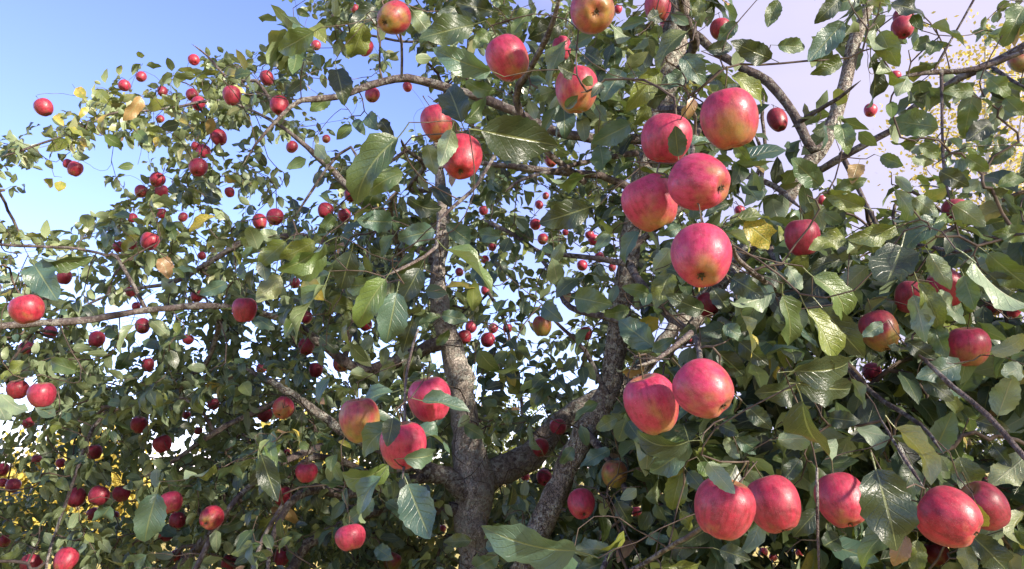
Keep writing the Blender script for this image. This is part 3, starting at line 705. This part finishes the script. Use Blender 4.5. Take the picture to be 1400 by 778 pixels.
# ------------------------------------------------------------ leaves
# blades one can pick out: base x,y, tip x,y, apparent width (in 350x260 tiles enlarged 2.991 times), look
HAND = {
 (0, 0): '310,360,360,415,45,Y 670,410,605,450,42,Y 575,395,520,490,45,t 740,470,760,500,40,Y 870,480,855,540,45,t 215,730,170,778,45,Y 250,740,240,790,40,Y 280,570,205,610,50,y 735,505,662,525,50,d 425,550,492,598,50,g 555,535,605,590,35,g 548,675,500,683,35,g 190,655,215,690,25,Y 400,370,445,420,50,y 350,440,330,475,35,Y',
 (350, 0): '235,130,85,215,95,g 490,30,395,115,85,d 440,95,395,235,95,y 330,285,360,400,95,d 300,395,230,450,55,g 640,45,700,125,70,p 810,30,740,145,80,d 890,100,690,150,115,o 960,290,745,225,95,b 840,500,775,315,115,d 970,45,835,15,70,d 580,565,360,770,110,o 850,500,955,400,60,g 1047,640,960,600,60,y 800,530,760,665,78,pb 600,705,440,770,75,g 700,590,730,700,70,p 240,590,285,650,55,p 205,650,135,685,45,g 510,490,560,560,50,d 390,510,335,565,40,g 950,130,890,195,60,g 200,330,140,375,50,d 165,40,215,65,35,g 510,190,545,275,25,d 920,535,1150,575,200,d 860,330,960,400,50,g 240,220,260,280,45,b 455,470,490,520,60,b 400,490,440,540,50,b 720,240,640,240,50,p',
 (700, 0): '190,100,95,150,90,d 75,40,0,140,60,g 225,165,130,330,55,y 555,85,450,105,45,b 715,130,550,235,60,y 450,290,370,410,85,b 600,290,480,440,95,gy 640,380,490,420,65,d 715,310,610,355,80,b 700,230,780,330,90,db 800,205,900,190,60,d 1060,240,905,175,80,d 920,90,860,150,60,b 900,310,1040,400,65,gy 680,640,665,520,80,db 700,610,832,565,50,b 650,683,510,695,25,y 480,510,340,580,95,b 360,600,385,720,90,g 210,430,220,550,85,db 345,430,385,495,50,g 190,440,120,530,50,b 70,410,95,480,40,p 170,370,55,410,60,pb 650,60,720,95,50,b 910,590,970,665,50,g 300,715,130,775,60,g 515,150,555,170,40,g 770,0,755,85,50,y 400,90,520,215,38,p 250,300,210,280,60,d 330,140,240,190,55,b 300,215,340,240,70,d 270,390,220,440,55,d 330,350,290,310,45,p 740,400,725,480,40,t 720,430,700,480,35,t 370,340,330,390,50,d 560,430,510,520,60,y 600,60,560,80,60,d',
 (1050, 0): '310,90,175,235,100,db 290,0,200,80,70,d 40,0,0,100,65,g 40,185,150,190,65,g 300,250,190,300,60,g 500,20,660,40,70,d 460,130,525,260,90,gy 470,240,505,380,42,py 420,250,465,440,80,d 440,120,430,260,40,p 695,520,545,500,110,g 505,415,505,495,55,g 520,500,520,580,30,p 620,570,520,600,45,g 840,370,725,375,60,g 830,425,800,550,70,g 910,500,810,580,80,d 930,420,850,450,70,p 900,320,980,380,70,g 960,440,910,530,50,p 1047,30,970,160,110,g 1047,60,1000,180,60,t 970,400,1030,460,60,g 215,760,75,630,95,b 300,510,325,600,80,g 370,540,435,590,40,g 460,640,540,670,60,g 680,660,580,650,50,p 270,778,380,740,60,g 520,720,580,778,50,pb 620,590,700,640,60,g 700,700,800,750,70,d 810,640,890,690,60,g 1000,600,920,660,60,g 940,760,1040,720,60,g 590,200,690,150,60,g 660,110,800,160,45,p 370,670,345,740,60,t 480,60,430,110,50,p 860,730,810,778,50,p 590,60,625,120,40,g 690,170,660,230,60,g 570,310,540,370,70,p',
 (0, 260): '140,305,235,450,120,db 170,275,335,300,45,g 880,110,780,150,40,Y 570,190,495,235,35,Y 660,270,690,350,60,t 660,360,725,420,50,py 610,525,690,600,55,py 550,550,480,645,35,p 930,380,830,420,55,b 320,740,205,700,65,g 45,430,-10,390,40,Y 350,175,285,200,55,Y 360,155,350,88,55,y 480,590,420,580,45,b 50,470,-20,510,60,g 80,350,20,365,50,b 100,700,20,770,50,y 130,710,60,778,45,p 530,660,480,740,60,b 840,20,905,40,60,d 635,425,680,465,20,py 580,620,660,640,45,b 620,350,590,310,30,py 560,570,520,650,30,y 900,440,880,490,40,b 850,160,820,190,35,g',
 (350, 260): '575,420,535,620,125,db 670,320,600,450,90,d 530,365,400,540,95,g 510,355,365,430,60,b 390,250,345,410,100,d 280,390,140,580,55,g 395,480,295,455,70,y 100,350,20,440,85,pY 555,130,445,125,90,b 730,165,590,195,85,db 565,185,480,280,45,g 620,30,730,115,50,d 780,140,890,220,80,db 1000,190,895,175,65,b 780,245,985,375,60,g 700,190,600,230,50,g 270,250,195,390,70,g 280,215,130,340,45,g 240,210,110,280,80,gy 120,210,20,300,80,gy 330,100,260,165,45,g 640,530,600,660,70,d 650,660,610,778,80,d 755,515,672,540,35,g 760,510,860,530,55,b 790,570,740,640,40,g 345,545,260,580,35,b 265,600,330,660,60,d 380,750,500,778,50,py 560,700,510,778,50,py 500,-20,445,80,70,g 740,-10,780,40,70,d 690,410,775,420,55,db 100,190,10,180,50,p 375,175,360,220,50,b 0,520,60,560,60,b 700,250,600,340,60,g 560,380,510,470,50,p 470,590,440,660,35,p 530,640,520,710,45,y 590,640,610,700,40,p',
 (700, 260): '315,70,130,130,115,d 515,170,425,280,62,b 650,240,570,330,80,p 650,330,590,470,90,y 210,220,150,305,50,pb 255,440,370,460,100,g 560,420,460,400,55,g 580,640,460,550,115,b 575,660,650,610,45,b 785,490,640,440,75,d 820,400,890,500,70,d 1060,420,890,490,75,pb 940,515,1000,660,48,pY 870,550,930,600,60,b 840,660,950,760,90,d 480,490,380,510,60,g 325,570,220,650,40,g 750,560,700,590,55,d 540,720,430,765,45,Yt 500,660,640,690,50,g 890,140,1040,80,50,y 950,130,1090,240,105,Y 885,175,1000,215,45,pY 690,150,600,185,50,b 890,60,790,100,50,d 900,360,1000,420,90,d 930,620,1030,700,80,d 400,180,345,240,40,b 125,470,185,520,70,db 430,390,400,460,40,b 860,700,940,680,70,g',
 (1050, 260): '545,230,480,455,185,d 710,125,530,210,90,b 680,140,830,130,42,g 520,145,345,220,60,gy 310,190,170,240,80,y 185,355,390,480,85,g 160,490,320,710,105,gy 270,500,300,620,70,b 60,430,120,640,80,g 220,480,370,660,120,d 110,740,385,740,125,d 595,430,640,600,85,pb 700,410,770,550,70,pb 615,380,710,545,75,y 660,260,740,390,80,pb 760,60,880,140,90,pb 1060,180,935,175,70,g 900,260,1060,390,100,g 840,290,1040,540,75,pb 900,340,1010,430,80,d 800,350,850,480,90,g 910,660,1047,630,60,pY 790,710,610,770,100,db 680,560,720,660,80,g 570,620,680,690,70,d 540,640,530,700,90,d 470,545,385,600,50,b 1040,720,950,770,80,pb 600,30,690,100,60,pb 520,0,590,90,50,p 390,70,240,10,80,gy 170,50,240,150,40,p 80,310,130,410,60,pb 300,290,180,300,50,d 230,90,300,140,50,b 870,340,900,440,50,p 430,220,300,240,40,p 1010,420,1050,480,60,g 30,330,60,420,60,d 900,0,1000,60,70,d',
 (0, 518): '640,470,590,640,120,b 960,350,910,440,90,b 880,350,745,450,48,y 450,520,380,620,70,b 320,210,245,260,45,b 0,60,110,160,50,p -20,90,40,190,70,p 560,0,520,60,70,d 790,310,720,360,50,b 995,575,910,620,40,b 600,720,490,778,70,b 90,700,0,760,32,y 965,240,930,270,40,b 200,0,295,40,40,py 180,600,130,650,50,b 310,270,290,310,45,b 480,260,430,310,40,g 720,640,640,600,50,b',
 (350, 518): '560,55,375,85,70,b 680,90,860,110,80,b 625,205,810,240,58,b 600,185,410,245,60,g 560,160,545,245,70,d 605,325,768,320,75,b 540,350,365,470,80,g 510,400,365,560,78,b 620,430,705,635,150,db 530,505,640,570,50,b 480,490,385,580,60,b 20,310,80,480,90,d 70,560,10,640,60,y 490,690,550,730,60,b 120,520,165,605,42,t 600,590,640,640,40,b 170,640,215,660,40,b 850,190,920,230,60,b 870,150,830,190,40,p 940,690,1060,640,70,b 900,770,990,720,90,b 880,660,780,670,60,y 1035,610,940,635,40,g 190,130,160,200,60,d 360,500,320,560,50,b 220,350,290,370,30,p 150,300,165,370,35,y 130,690,170,760,45,b 60,530,110,550,25,t 470,470,430,540,50,g',
 (700, 518): '262,702,-95,665,120,db 720,255,520,320,60,d 725,260,580,400,80,b 690,380,650,530,95,gy 600,410,575,590,48,p 400,290,290,350,60,b 430,500,485,600,70,d 800,340,890,450,70,pb 640,660,545,640,40,b 640,770,790,760,70,y 400,700,260,690,60,pb 410,740,270,790,80,g 850,700,950,730,70,d 920,240,1030,310,70,b 850,190,920,220,60,d 280,190,310,270,50,b 430,160,345,205,60,y 690,540,740,620,50,y 960,110,1047,190,70,d 720,380,770,440,60,db 250,280,200,350,50,b 510,450,450,490,40,p 640,600,670,660,40,y 880,240,905,330,40,p 350,100,260,160,50,g 120,290,60,200,40,b 770,340,810,400,60,g',
 (1050, 518): '130,20,385,60,120,d 140,90,200,430,130,d 440,370,520,630,190,d 560,590,330,700,100,g 780,320,850,470,110,y 1060,310,905,440,110,pY 360,200,550,265,80,pb 520,200,700,345,60,pY 40,250,180,240,90,p 680,300,760,130,100,b 720,85,855,175,60,y 940,150,1000,-10,100,pb 920,270,970,330,60,d 640,310,730,370,60,pb 850,510,890,630,60,Y 830,640,980,778,110,d 610,660,610,790,70,y 800,680,830,790,70,pY 1047,550,920,680,60,pY 200,540,110,640,80,d 250,160,330,170,70,d 850,170,950,200,70,d 110,40,0,60,110,d 560,640,520,750,80,t 290,650,190,700,90,d 990,640,1060,690,80,d 340,0,400,100,40,p 640,0,720,60,80,d 130,330,60,420,60,d 560,620,600,560,50,y',
}
VARS = []
for i, (bd, fo, ri, tw) in enumerate([(.7, .40, .55, .2), (1.2, .6, .5, -.4), (.35, .35, .8, .3), (1.7, .45, .4, .4), (.8, .95, .4, -.4), (.3, .45, .9, .4), (1.0, .30, .9, -.3), (-.5, .6, .5, .3), (.7, .75, .7, .7), (1.4, .40, .8, -.7)]):
    V, F, UV = leaf_grid(14, 4, bd, fo, ri, tw, serr=0.05, seed=200 + i)
    VARS.append(mesh_np('leaf', V, F, M_LEAF, UV))
def leaf_object(base, X, Nn, length, ysc, tone, age, blue, v):
    X = unit(X); Z = unit(Nn - X * (Nn @ X)); Y = np.cross(Z, X)
    o = link('leaf', VARS[v], tree)
    l, b = base - ROOT, length * ysc
    o.matrix_local = Matrix(((X[0] * length, Y[0] * b, Z[0] * length, l[0]), (X[1] * length, Y[1] * b, Z[1] * length, l[1]), (X[2] * length, Y[2] * b, Z[2] * length, l[2]), (0, 0, 0, 1)))
    o['tone'], o['age'], o['blue'] = float(tone), float(age), float(blue)
    return o
hand_n = 0; hand_c = []
rh = random.Random(12)
hand_rows = []
for (ox, oy), s_ in HAND.items():
    for q in s_.split():
        q = q.split(','); code = q[5]
        bx, by, tx, ty = (float(q[0]) / 2.991 + ox, float(q[1]) / 2.991 + oy, float(q[2]) / 2.991 + ox, float(q[3]) / 2.991 + oy)
        wp = float(q[4]) / 2.991
        Lp = math.hypot(tx - bx, ty - by)
        Lr = max(Lp * 1.04, wp / 0.62)             # shorter than wide: seen end-on
        hand_rows.append((Lr, bx, by, tx, ty, wp, Lp, code))
hand_rows.sort(key=lambda q: -q[0])
extra = []                           # past the largest 300 the blades join the foliage
for Lr, bx, by, tx, ty, wp, Lp, code in hand_rows:
    mx, my = (bx + tx) / 2, (by + ty) / 2
    d = 0.086 * FPX / Lr
    xm = min(max(mx, 0), 1400)
    lo_, hi_ = np.interp(xm, [0, 330, 480, 800, 900, 1400], [1.65, 1.65, 1.05, .95, .74, .74]), np.interp(xm, [0, 330, 480, 800, 950, 1400], [2.9, 2.8, 2.1, 1.7, 1.25, 1.2])
    d = min(max(d, lo_), hi_)
    hit = (np.hypot(APL[:, 0] - mx, APL[:, 1] - my) < APL[:, 2] * 1.05) & (APL[:, 2] > 12)
    if hit.any(): d = min(d, (APL[hit, 3] - APL[hit, 2] * APL[hit, 3] / FPX).min() - 0.012)
    tilt = math.acos(min(1, Lp / Lr))
    Lm = Lr * d / FPX * 1.1
    sgn = -1 if rh.random() < 0.75 else 1
    B = at(bx, by, d)
    T = at(tx, ty, d + sgn * Lm * math.sin(tilt) * .8)
    X = unit(T - B)
    view = unit(CAM - B)
    Nn = unit(view - X * (view @ X))
    ap = wp / (0.56 * Lr)
    ysc = min(max(ap, 0.85), 1.3)
    roll = math.acos(min(1, ap / ysc)) * (1 if rh.random() < .5 else -1) + rh.uniform(-.15, .15)
    Nn = Nn * math.cos(roll) + np.cross(X, Nn) * math.sin(roll)
    tone, age, blue = rh.uniform(.25, .55), rh.uniform(0, .08), rh.uniform(0, .2)
    if 'd' in code: tone = rh.uniform(0, .16)
    if 'g' in code: tone = rh.uniform(.5, 1.0)
    if 'b' in code: blue = rh.uniform(.6, 1.0)  # sky reflection given as a bluish leaf colour
    if 'y' in code: age = rh.uniform(.32, .55)
    if 'Y' in code: age = rh.uniform(.8, 1.0)
    if 't' in code: age = rh.uniform(1.15, 1.4)
    if 'p' in code: Nn = -Nn
    v = rh.choice([0, 1, 2, 5, 6, 7, 9]) if ap > .8 else rh.choice([1, 3, 4, 8, 9, 0])
    if hand_n < 298: leaf_object(B, X, Nn, Lm, ysc, tone, age, blue, v)
    else: extra.append((B, X, Nn, Lm, tone, age, blue))
    attach.append(B - X * Lm * 0.22 + Nn * Lm * 0.07)
    hand_n += 1; hand_c.append((mx, my, Lp * .36, d))

# the rest of the crown: how densely the boughs are clad in each direction (0 to 9, cells of 50 photo pixels)
DENS = '''0000000037768888788744766215 0000142566546778778764677545 0346676764227888888744356776 2555466433336887888853445687
5332563345556777788853653688 1214762567876678788875655877 3356754788887657788887778878 5655676888888546789998889989
6666778888888654589999989999 6777777788887546789999989989 6677788777877667899999978989 5677778888888778899999977888
5667778888988888899999987889 6666788888988889899999999999 6566788899988899999999999999 6567788899999999999999999999'''.split()
G = np.array([[int(c) for c in r] for r in DENS], float)
def dens(x, y):
    fx = np.clip((x - 25) / 50, 0, 26.999); fy = np.clip((y - 25) / 50, 0, 14.999)
    ix, iy = fx.astype(int), fy.astype(int); ax_, ay = fx - ix, fy - iy
    return (G[iy, ix] * (1 - ax_) + G[iy, ix + 1] * ax_) * (1 - ay) + (G[iy + 1, ix] * (1 - ax_) + G[iy + 1, ix + 1] * ax_) * ay
BLOB = np.array([float(v) for v in '''130,150,28 175,148,34 228,132,32 265,140,32 330,112,38 288,92,18 190,110,24 100,188,26 32,202,22 8,238,16 62,192,14 150,180,28
 200,168,28 270,200,28 300,190,24 270,238,28 225,250,30 250,288,34 208,272,24 335,205,20 372,168,26 330,240,18 122,302,14 170,242,14 62,335,18 112,322,14 142,346,20
 310,150,30 352,140,30 390,110,34 400,180,22 180,320,34 220,330,36 270,330,34 160,365,30 250,365,34 330,330,30 370,300,34 300,380,40 20,320,12 40,360,24 -40,220,30 -40,340,24'''.replace(',', ' ').split()]).reshape(-1, 3)
def dens_at(x, y):
    v = dens(np.array([x]), np.array([y]))[0]
    if x < 400 and y < 370:
        q = np.hypot(BLOB[:, 0] - x, BLOB[:, 1] - y) / BLOB[:, 2]
        b = 8.8 * max(0.0, 1 - (q.min() / 1.25) ** 3)
        f = min(1, max(0, (400 - x) / 60)) * min(1, max(0, (370 - y) / 40))
        v = v * (1 - f) + b * f
    return v
LAY = {'l': [(2.1, 2.6, .30), (2.6, 3.3, .40), (3.3, 4.2, .30)],
       'm': [(1.7, 2.1, .14), (2.1, 2.7, .28), (2.7, 3.4, .33), (3.4, 4.4, .25)],
       'r': [(1.25, 1.6, .15), (1.6, 2.1, .30), (2.1, 3.0, .33), (3.0, 4.2, .22)]}
LEAF_A = 0.00036; PER = 6.0
pts = []
for cy in range(-5, 20):
    for cx in range(-6, 34):
        x = cx * 50 + rng.uniform(0, 50, 400); y = cy * 50 + rng.uniform(0, 50, 400)
        c0 = max(dens(np.array([cx * 50 + 25.0]), np.array([cy * 50 + 25.0]))[0], 8.0 * (cx < 8 and cy < 7))
        if cx < 8 and cy < 7: c0 = min(c0, 8.0)
        if c0 < .4: continue
        if cy < 0: c0 *= .8
        lam = -math.log(1 - min(c0, 9.3) / 9.75) * (0.95 if cx < 9 and cy < 7 else 1.15 if cx < 17 and cy < 7 else 0.6 if cx > 18 and cy < 6 else 2.1 if cx < 8 and cy > 9 else 1.5 if cx * 50 < 860 else 1.25)
        t = cx * 50 + 25
        kind = 'l' if t < 330 + rng.uniform(-80, 120) else ('m' if t < 860 + rng.uniform(-90, 60) else 'r')
        used = 0
        for lo_, hi_, wt in LAY[kind]:
            dm = (lo_ + hi_) / 2
            nexp = lam * wt * 2500 / (LEAF_A * (FPX / dm) ** 2) / PER
            n = rng.poisson(nexp / 3.0)
            for _ in range(min(n, 60)):      # a shoot with a few spurs along it
                xx, yy = x[used % 400], y[used % 400]; used += 1
                P = at(xx, yy, rng.uniform(lo_, hi_)); dr = unit(rng.normal(size=3)) * rng.uniform(.03, .055)
                for q in range(-1, 2):
                    Q = P + dr * q + rng.normal(size=3) * .012
                    ux, uy, ud = project(Q)
                    if rng.uniform(0, 9) < dens_at(float(ux), float(uy)) * 1.3: pts.append(Q)
pts = np.array(pts)
pts = pts[pts[:, 2] > 0.75]
ncl = len(pts)

# twigs: every shoot, stalk and leaf joins the nearest bough
NP = [s_[::2, :3] for s_ in skeleton]; NPar = []; NPath = []
P0 = np.vstack(NP); n0 = len(P0)
cap_n = 90000
NODE = np.zeros((cap_n, 3)); NODE[:n0] = P0
PAR = -np.ones(cap_n, int); PATH = np.zeros(cap_n); CNT = np.zeros(cap_n)
low = P0[:, 2] < 1.25
PATH[:n0][low] = 5.0
att = np.vstack([np.array(attach), pts]); own = np.arange(len(att))
# distance of each attractor to the skeleton decides the order
dist = np.full(len(att), 9.0)
for i in range(0, len(att), 500): dist[i:i + 500] = np.sqrt(((att[i:i + 500, None] - P0[None]) ** 2).sum(-1)).min(1)
order = np.argsort(dist); nn = n0
end_node = np.zeros(len(att), int)
for i in order:
    a = att[i]
    dd = np.sqrt(((NODE[:nn] - a) ** 2).sum(1)); j = int(np.argmin(dd + 0.12 * PATH[:nn])); D_ = dd[j]
    m = max(1, int(D_ / 0.05)); p0 = NODE[j].copy(); par = j
    pd_ = NODE[j] - NODE[PAR[j]] if PAR[j] >= 0 else np.zeros(3)
    ctl = p0 + unit(pd_) * 0.35 * D_ + (a - p0) * 0.25 + rng.normal(size=3) * 0.09 * D_ - np.array((0, 0, 0.04 * D_)) if PAR[j] >= 0 else (p0 + a) / 2 + rng.normal(size=3) * 0.12 * D_
    m = max(2, int(D_ / 0.03)) if D_ > .02 else 1
    if nn + m >= cap_n: break
    for s_ in range(1, m + 1):
        t = s_ / m
        q = p0 * (1 - t) ** 2 + ctl * 2 * t * (1 - t) + a * t * t + (rng.normal(size=3) * 0.0015 if s_ < m else 0)
        NODE[nn] = q; PAR[nn] = par; PATH[nn] = PATH[par] + D_ / m; par = nn; nn += 1
    CNT[par] += 1; end_node[i] = par
for i in range(nn - 1, n0 - 1, -1): CNT[PAR[i]] += CNT[i]
ch = np.arange(n0, nn); pa = PAR[ch]
rc = np.clip(0.0008 * np.maximum(CNT[ch], 1) ** 0.37, 0.0008, 0.0060)
rp = np.where(pa >= n0, np.clip(0.0008 * np.maximum(CNT[pa], 1) ** 0.37, 0.0008, 0.0060), rc * 1.15)
rp = np.minimum(rp, rc * 1.5)
A, B = NODE[pa], NODE[ch]; T = unit(B - A); B = B + T * (rc * .5)[:, None]
U = unit(np.cross(T, np.where(np.abs(T[:, 2:]) > .9, np.array([[1.0, 0, 0]]), np.array([[0, 0, 1.0]])))); W = np.cross(T, U)
VV = []
for Q, r_ in ((A, rp), (B, rc)):
    for a in np.linspace(0, 2 * np.pi, 5, endpoint=False): VV.append(Q + (U * math.cos(a) + W * math.sin(a)) * r_[:, None])
VV = np.stack(VV, 1); m_ = len(ch)
fb = np.array([[j, (j + 1) % 5, 5 + (j + 1) % 5, 5 + j] for j in range(5)])
FF = (np.arange(m_)[:, None, None] * 10 + fb[None]).reshape(-1, 4)
tw_ = link('twigs', mesh_np('twigs', VV.reshape(-1, 3) - ROOT, FF, M_TWIG), tree); tw_['kind'] = 'stuff'

# shoots carry rosettes of leaves
off_ = len(attach)
LB, LX, LN, LS, LT, LA_, LBl = [], [], [], [], [], [], []
axis0 = np.array((ROOT[0] + .15, ROOT[1] - .1, 1.9))
for i in range(ncl):
    e = end_node[off_ + i]; c = pts[i]
    pdir = unit(c - NODE[PAR[e]]) if PAR[e] >= 0 else np.array((0, 0, 1.0))
    outw = unit((c - axis0) * np.array((1, 1, .6)))
    s_ = unit(pdir + 0.4 * outw + rng.normal(size=3) * .4 + np.array((0, 0, .25)))
    px, py, dd = project(c)
    n = rng.integers(4, 9); base_tone = rng.uniform(-.05, .42); base_age = 0  # tone held low so the leaf colour itself darkens the crown inside
    pal = .85 if 80 < px < 310 and 90 < py < 215 else .36 if px < 330 and py < 380 else .12  # more yellow leaves at upper left, partly painting in the warm sunlight
    a1 = unit(np.cross(s_, rng.normal(size=3))); a2 = np.cross(s_, a1)
    for k_ in range(n):
        an = k_ * 2.4 + rng.uniform(-.4, .4)
        rad = a1 * math.cos(an) + a2 * math.sin(an)
        X = unit(rad * .85 + s_ * rng.uniform(.1, .7) + np.array((0, 0, -rng.uniform(.2, .9))) + rng.normal(size=3) * .2)
        Nn = unit(np.array((0, 0, .8)) + outw * .55 + s_ * .3 + rng.normal(size=3) * .45)
        sz = rng.uniform(.058, .095) if px > 860 and dd < 2.6 else (rng.uniform(.038, .066) if dd > 1.9 else rng.uniform(.046, .080))
        LB.append(c + s_ * (k_ * .012 - .03) + X * sz * .2); LX.append(X); LN.append(Nn); LS.append(sz)
        LT.append(np.clip(base_tone + rng.uniform(-.2, .35), 0, 1)); LBl.append(rng.uniform(0, 1) ** 3 * .9)
        q = rng.uniform()
        LA_.append(rng.uniform(1.1, 1.4) if q < pal * .12 else rng.uniform(.75, 1) if q < pal * .4 else rng.uniform(.3, .6) if q < pal * 1.4 else rng.uniform(0, .08))
LB, LX, LN, LS, LT, LA_, LBl = map(np.array, (LB, LX, LN, LS, LT, LA_, LBl))
LN = unit(LN - LX * (LN * LX).sum(1, keepdims=True)); LY = np.cross(LN, LX)
# a leaf that would hang in front of fruit or bare wood the photograph shows open is left off
keep = np.ones(len(LB), bool)
mid = LB + LX * LS[:, None] * .5
px, py, pd = project(mid)
lpx = LS * FPX / pd * .42
keep &= pd > .9
for (x, y, r_, d) in apples:
    h = (np.hypot(px - x, py - y) < r_ + lpx * (.9 if r_ > 12 else .55)) & (pd < d + .01)
    keep &= ~h
for (x, y, r_, d) in hand_c: keep &= ~((np.hypot(px - x, py - y) < r_ + lpx * .6) & (pd < d + .05))
for S in skeleton:
    sx_, sy_, sd_ = project(S[::2, :3]); sr = S[::2, 3] * FPX / sd_
    if sr.max() < 3.2: continue
    frac = 1.0 if sr.max() > 12 else (.7 if len(S) > 60 and sr.max() > 4.5 else .35)
    for x, y, d, r_ in zip(sx_, sy_, sd_, sr):
        if -50 < x < 1450 and -50 < y < 830 and r_ > 2.0:
            h = (np.abs(px - x) < r_ + lpx * .8) & (np.abs(py - y) < r_ + lpx * .8) & (pd < d)
            hh_ = np.where(h)[0]
            keep[hh_[(hh_ * 7919 % 100) < frac * 100]] = False
LB, LX, LN, LY, LS, LT, LA_, LBl, px, py, pd = (a[keep] for a in (LB, LX, LN, LY, LS, LT, LA_, LBl, px, py, pd))
# the largest in view are leaves of their own, the rest is foliage
inside = (px > 0) & (px < 1400) & (py > 0) & (py < 778)
score = LS / pd * inside
single = np.argsort(-score)[: max(0, 298 - hand_n)]
ms_ = np.zeros(len(LB), bool); ms_[single] = True
for j in single: leaf_object(LB[j], LX[j], LN[j], LS[j], 1.0, LT[j], LA_[j], LBl[j], j % len(VARS))
if extra:
    eB, eX, eN, eS, eT, eA, eBl = (np.array(q) for q in zip(*extra))
    eN = unit(eN - eX * (eN * eX).sum(1, keepdims=True))
    LB, LX, LN, LY = np.vstack([LB, eB]), np.vstack([LX, eX]), np.vstack([LN, eN]), np.vstack([LY, np.cross(eN, eX)])
    LS, LT, LA_, LBl = np.append(LS, eS), np.append(LT, eT), np.append(LA_, eA), np.append(LBl, eBl)
    ms_ = np.append(ms_, np.zeros(len(eB), bool))
rest = np.where(~ms_)[0]
VV, FF, UU, TT, AA, BB = [], [], [], [], [], []; off = 0
for v, (bd, fo, ri, tw) in enumerate([(.55, .30, .3, .1), (1.1, .45, .3, -.3), (.25, .25, .6, .2), (.8, .7, .3, .3), (-.2, .3, .4, -.2), (1.4, .3, .3, .3)]):
    V, F, UV = leaf_grid(5, 2, bd, fo, ri, tw, seed=300 + v, petiole=0)
    ii = rest[rest % 6 == v]
    Y_sc = rng.uniform(.85, 1.15, len(ii))[:, None]
    W_ = (LB[ii][:, None] + LS[ii][:, None, None] * (V[None, :, :1] * LX[ii][:, None] + V[None, :, 1:2] * (LY[ii] * Y_sc)[:, None] + V[None, :, 2:] * LN[ii][:, None]))
    VV.append(W_.reshape(-1, 3)); FF.append((F[None] + (np.arange(len(ii)) * len(V))[:, None, None]).reshape(-1, 4) + off); off += len(ii) * len(V)
    UU.append(np.tile(UV, (len(ii), 1))); TT.append(np.repeat(LT[ii], len(V))); AA.append(np.repeat(LA_[ii], len(V))); BB.append(np.repeat(LBl[ii], len(V)))
fo_ = link('foliage', mesh_np('foliage', np.vstack(VV) - ROOT, np.vstack(FF), M_LEAF, np.vstack(UU), {'tone': np.concatenate(TT), 'age': np.concatenate(AA), 'blue': np.concatenate(BB)}), tree)
fo_['kind'] = 'stuff'
print('hand leaves', hand_n, 'clusters', ncl, 'leaves', len(LB), 'twig nodes', nn - n0)
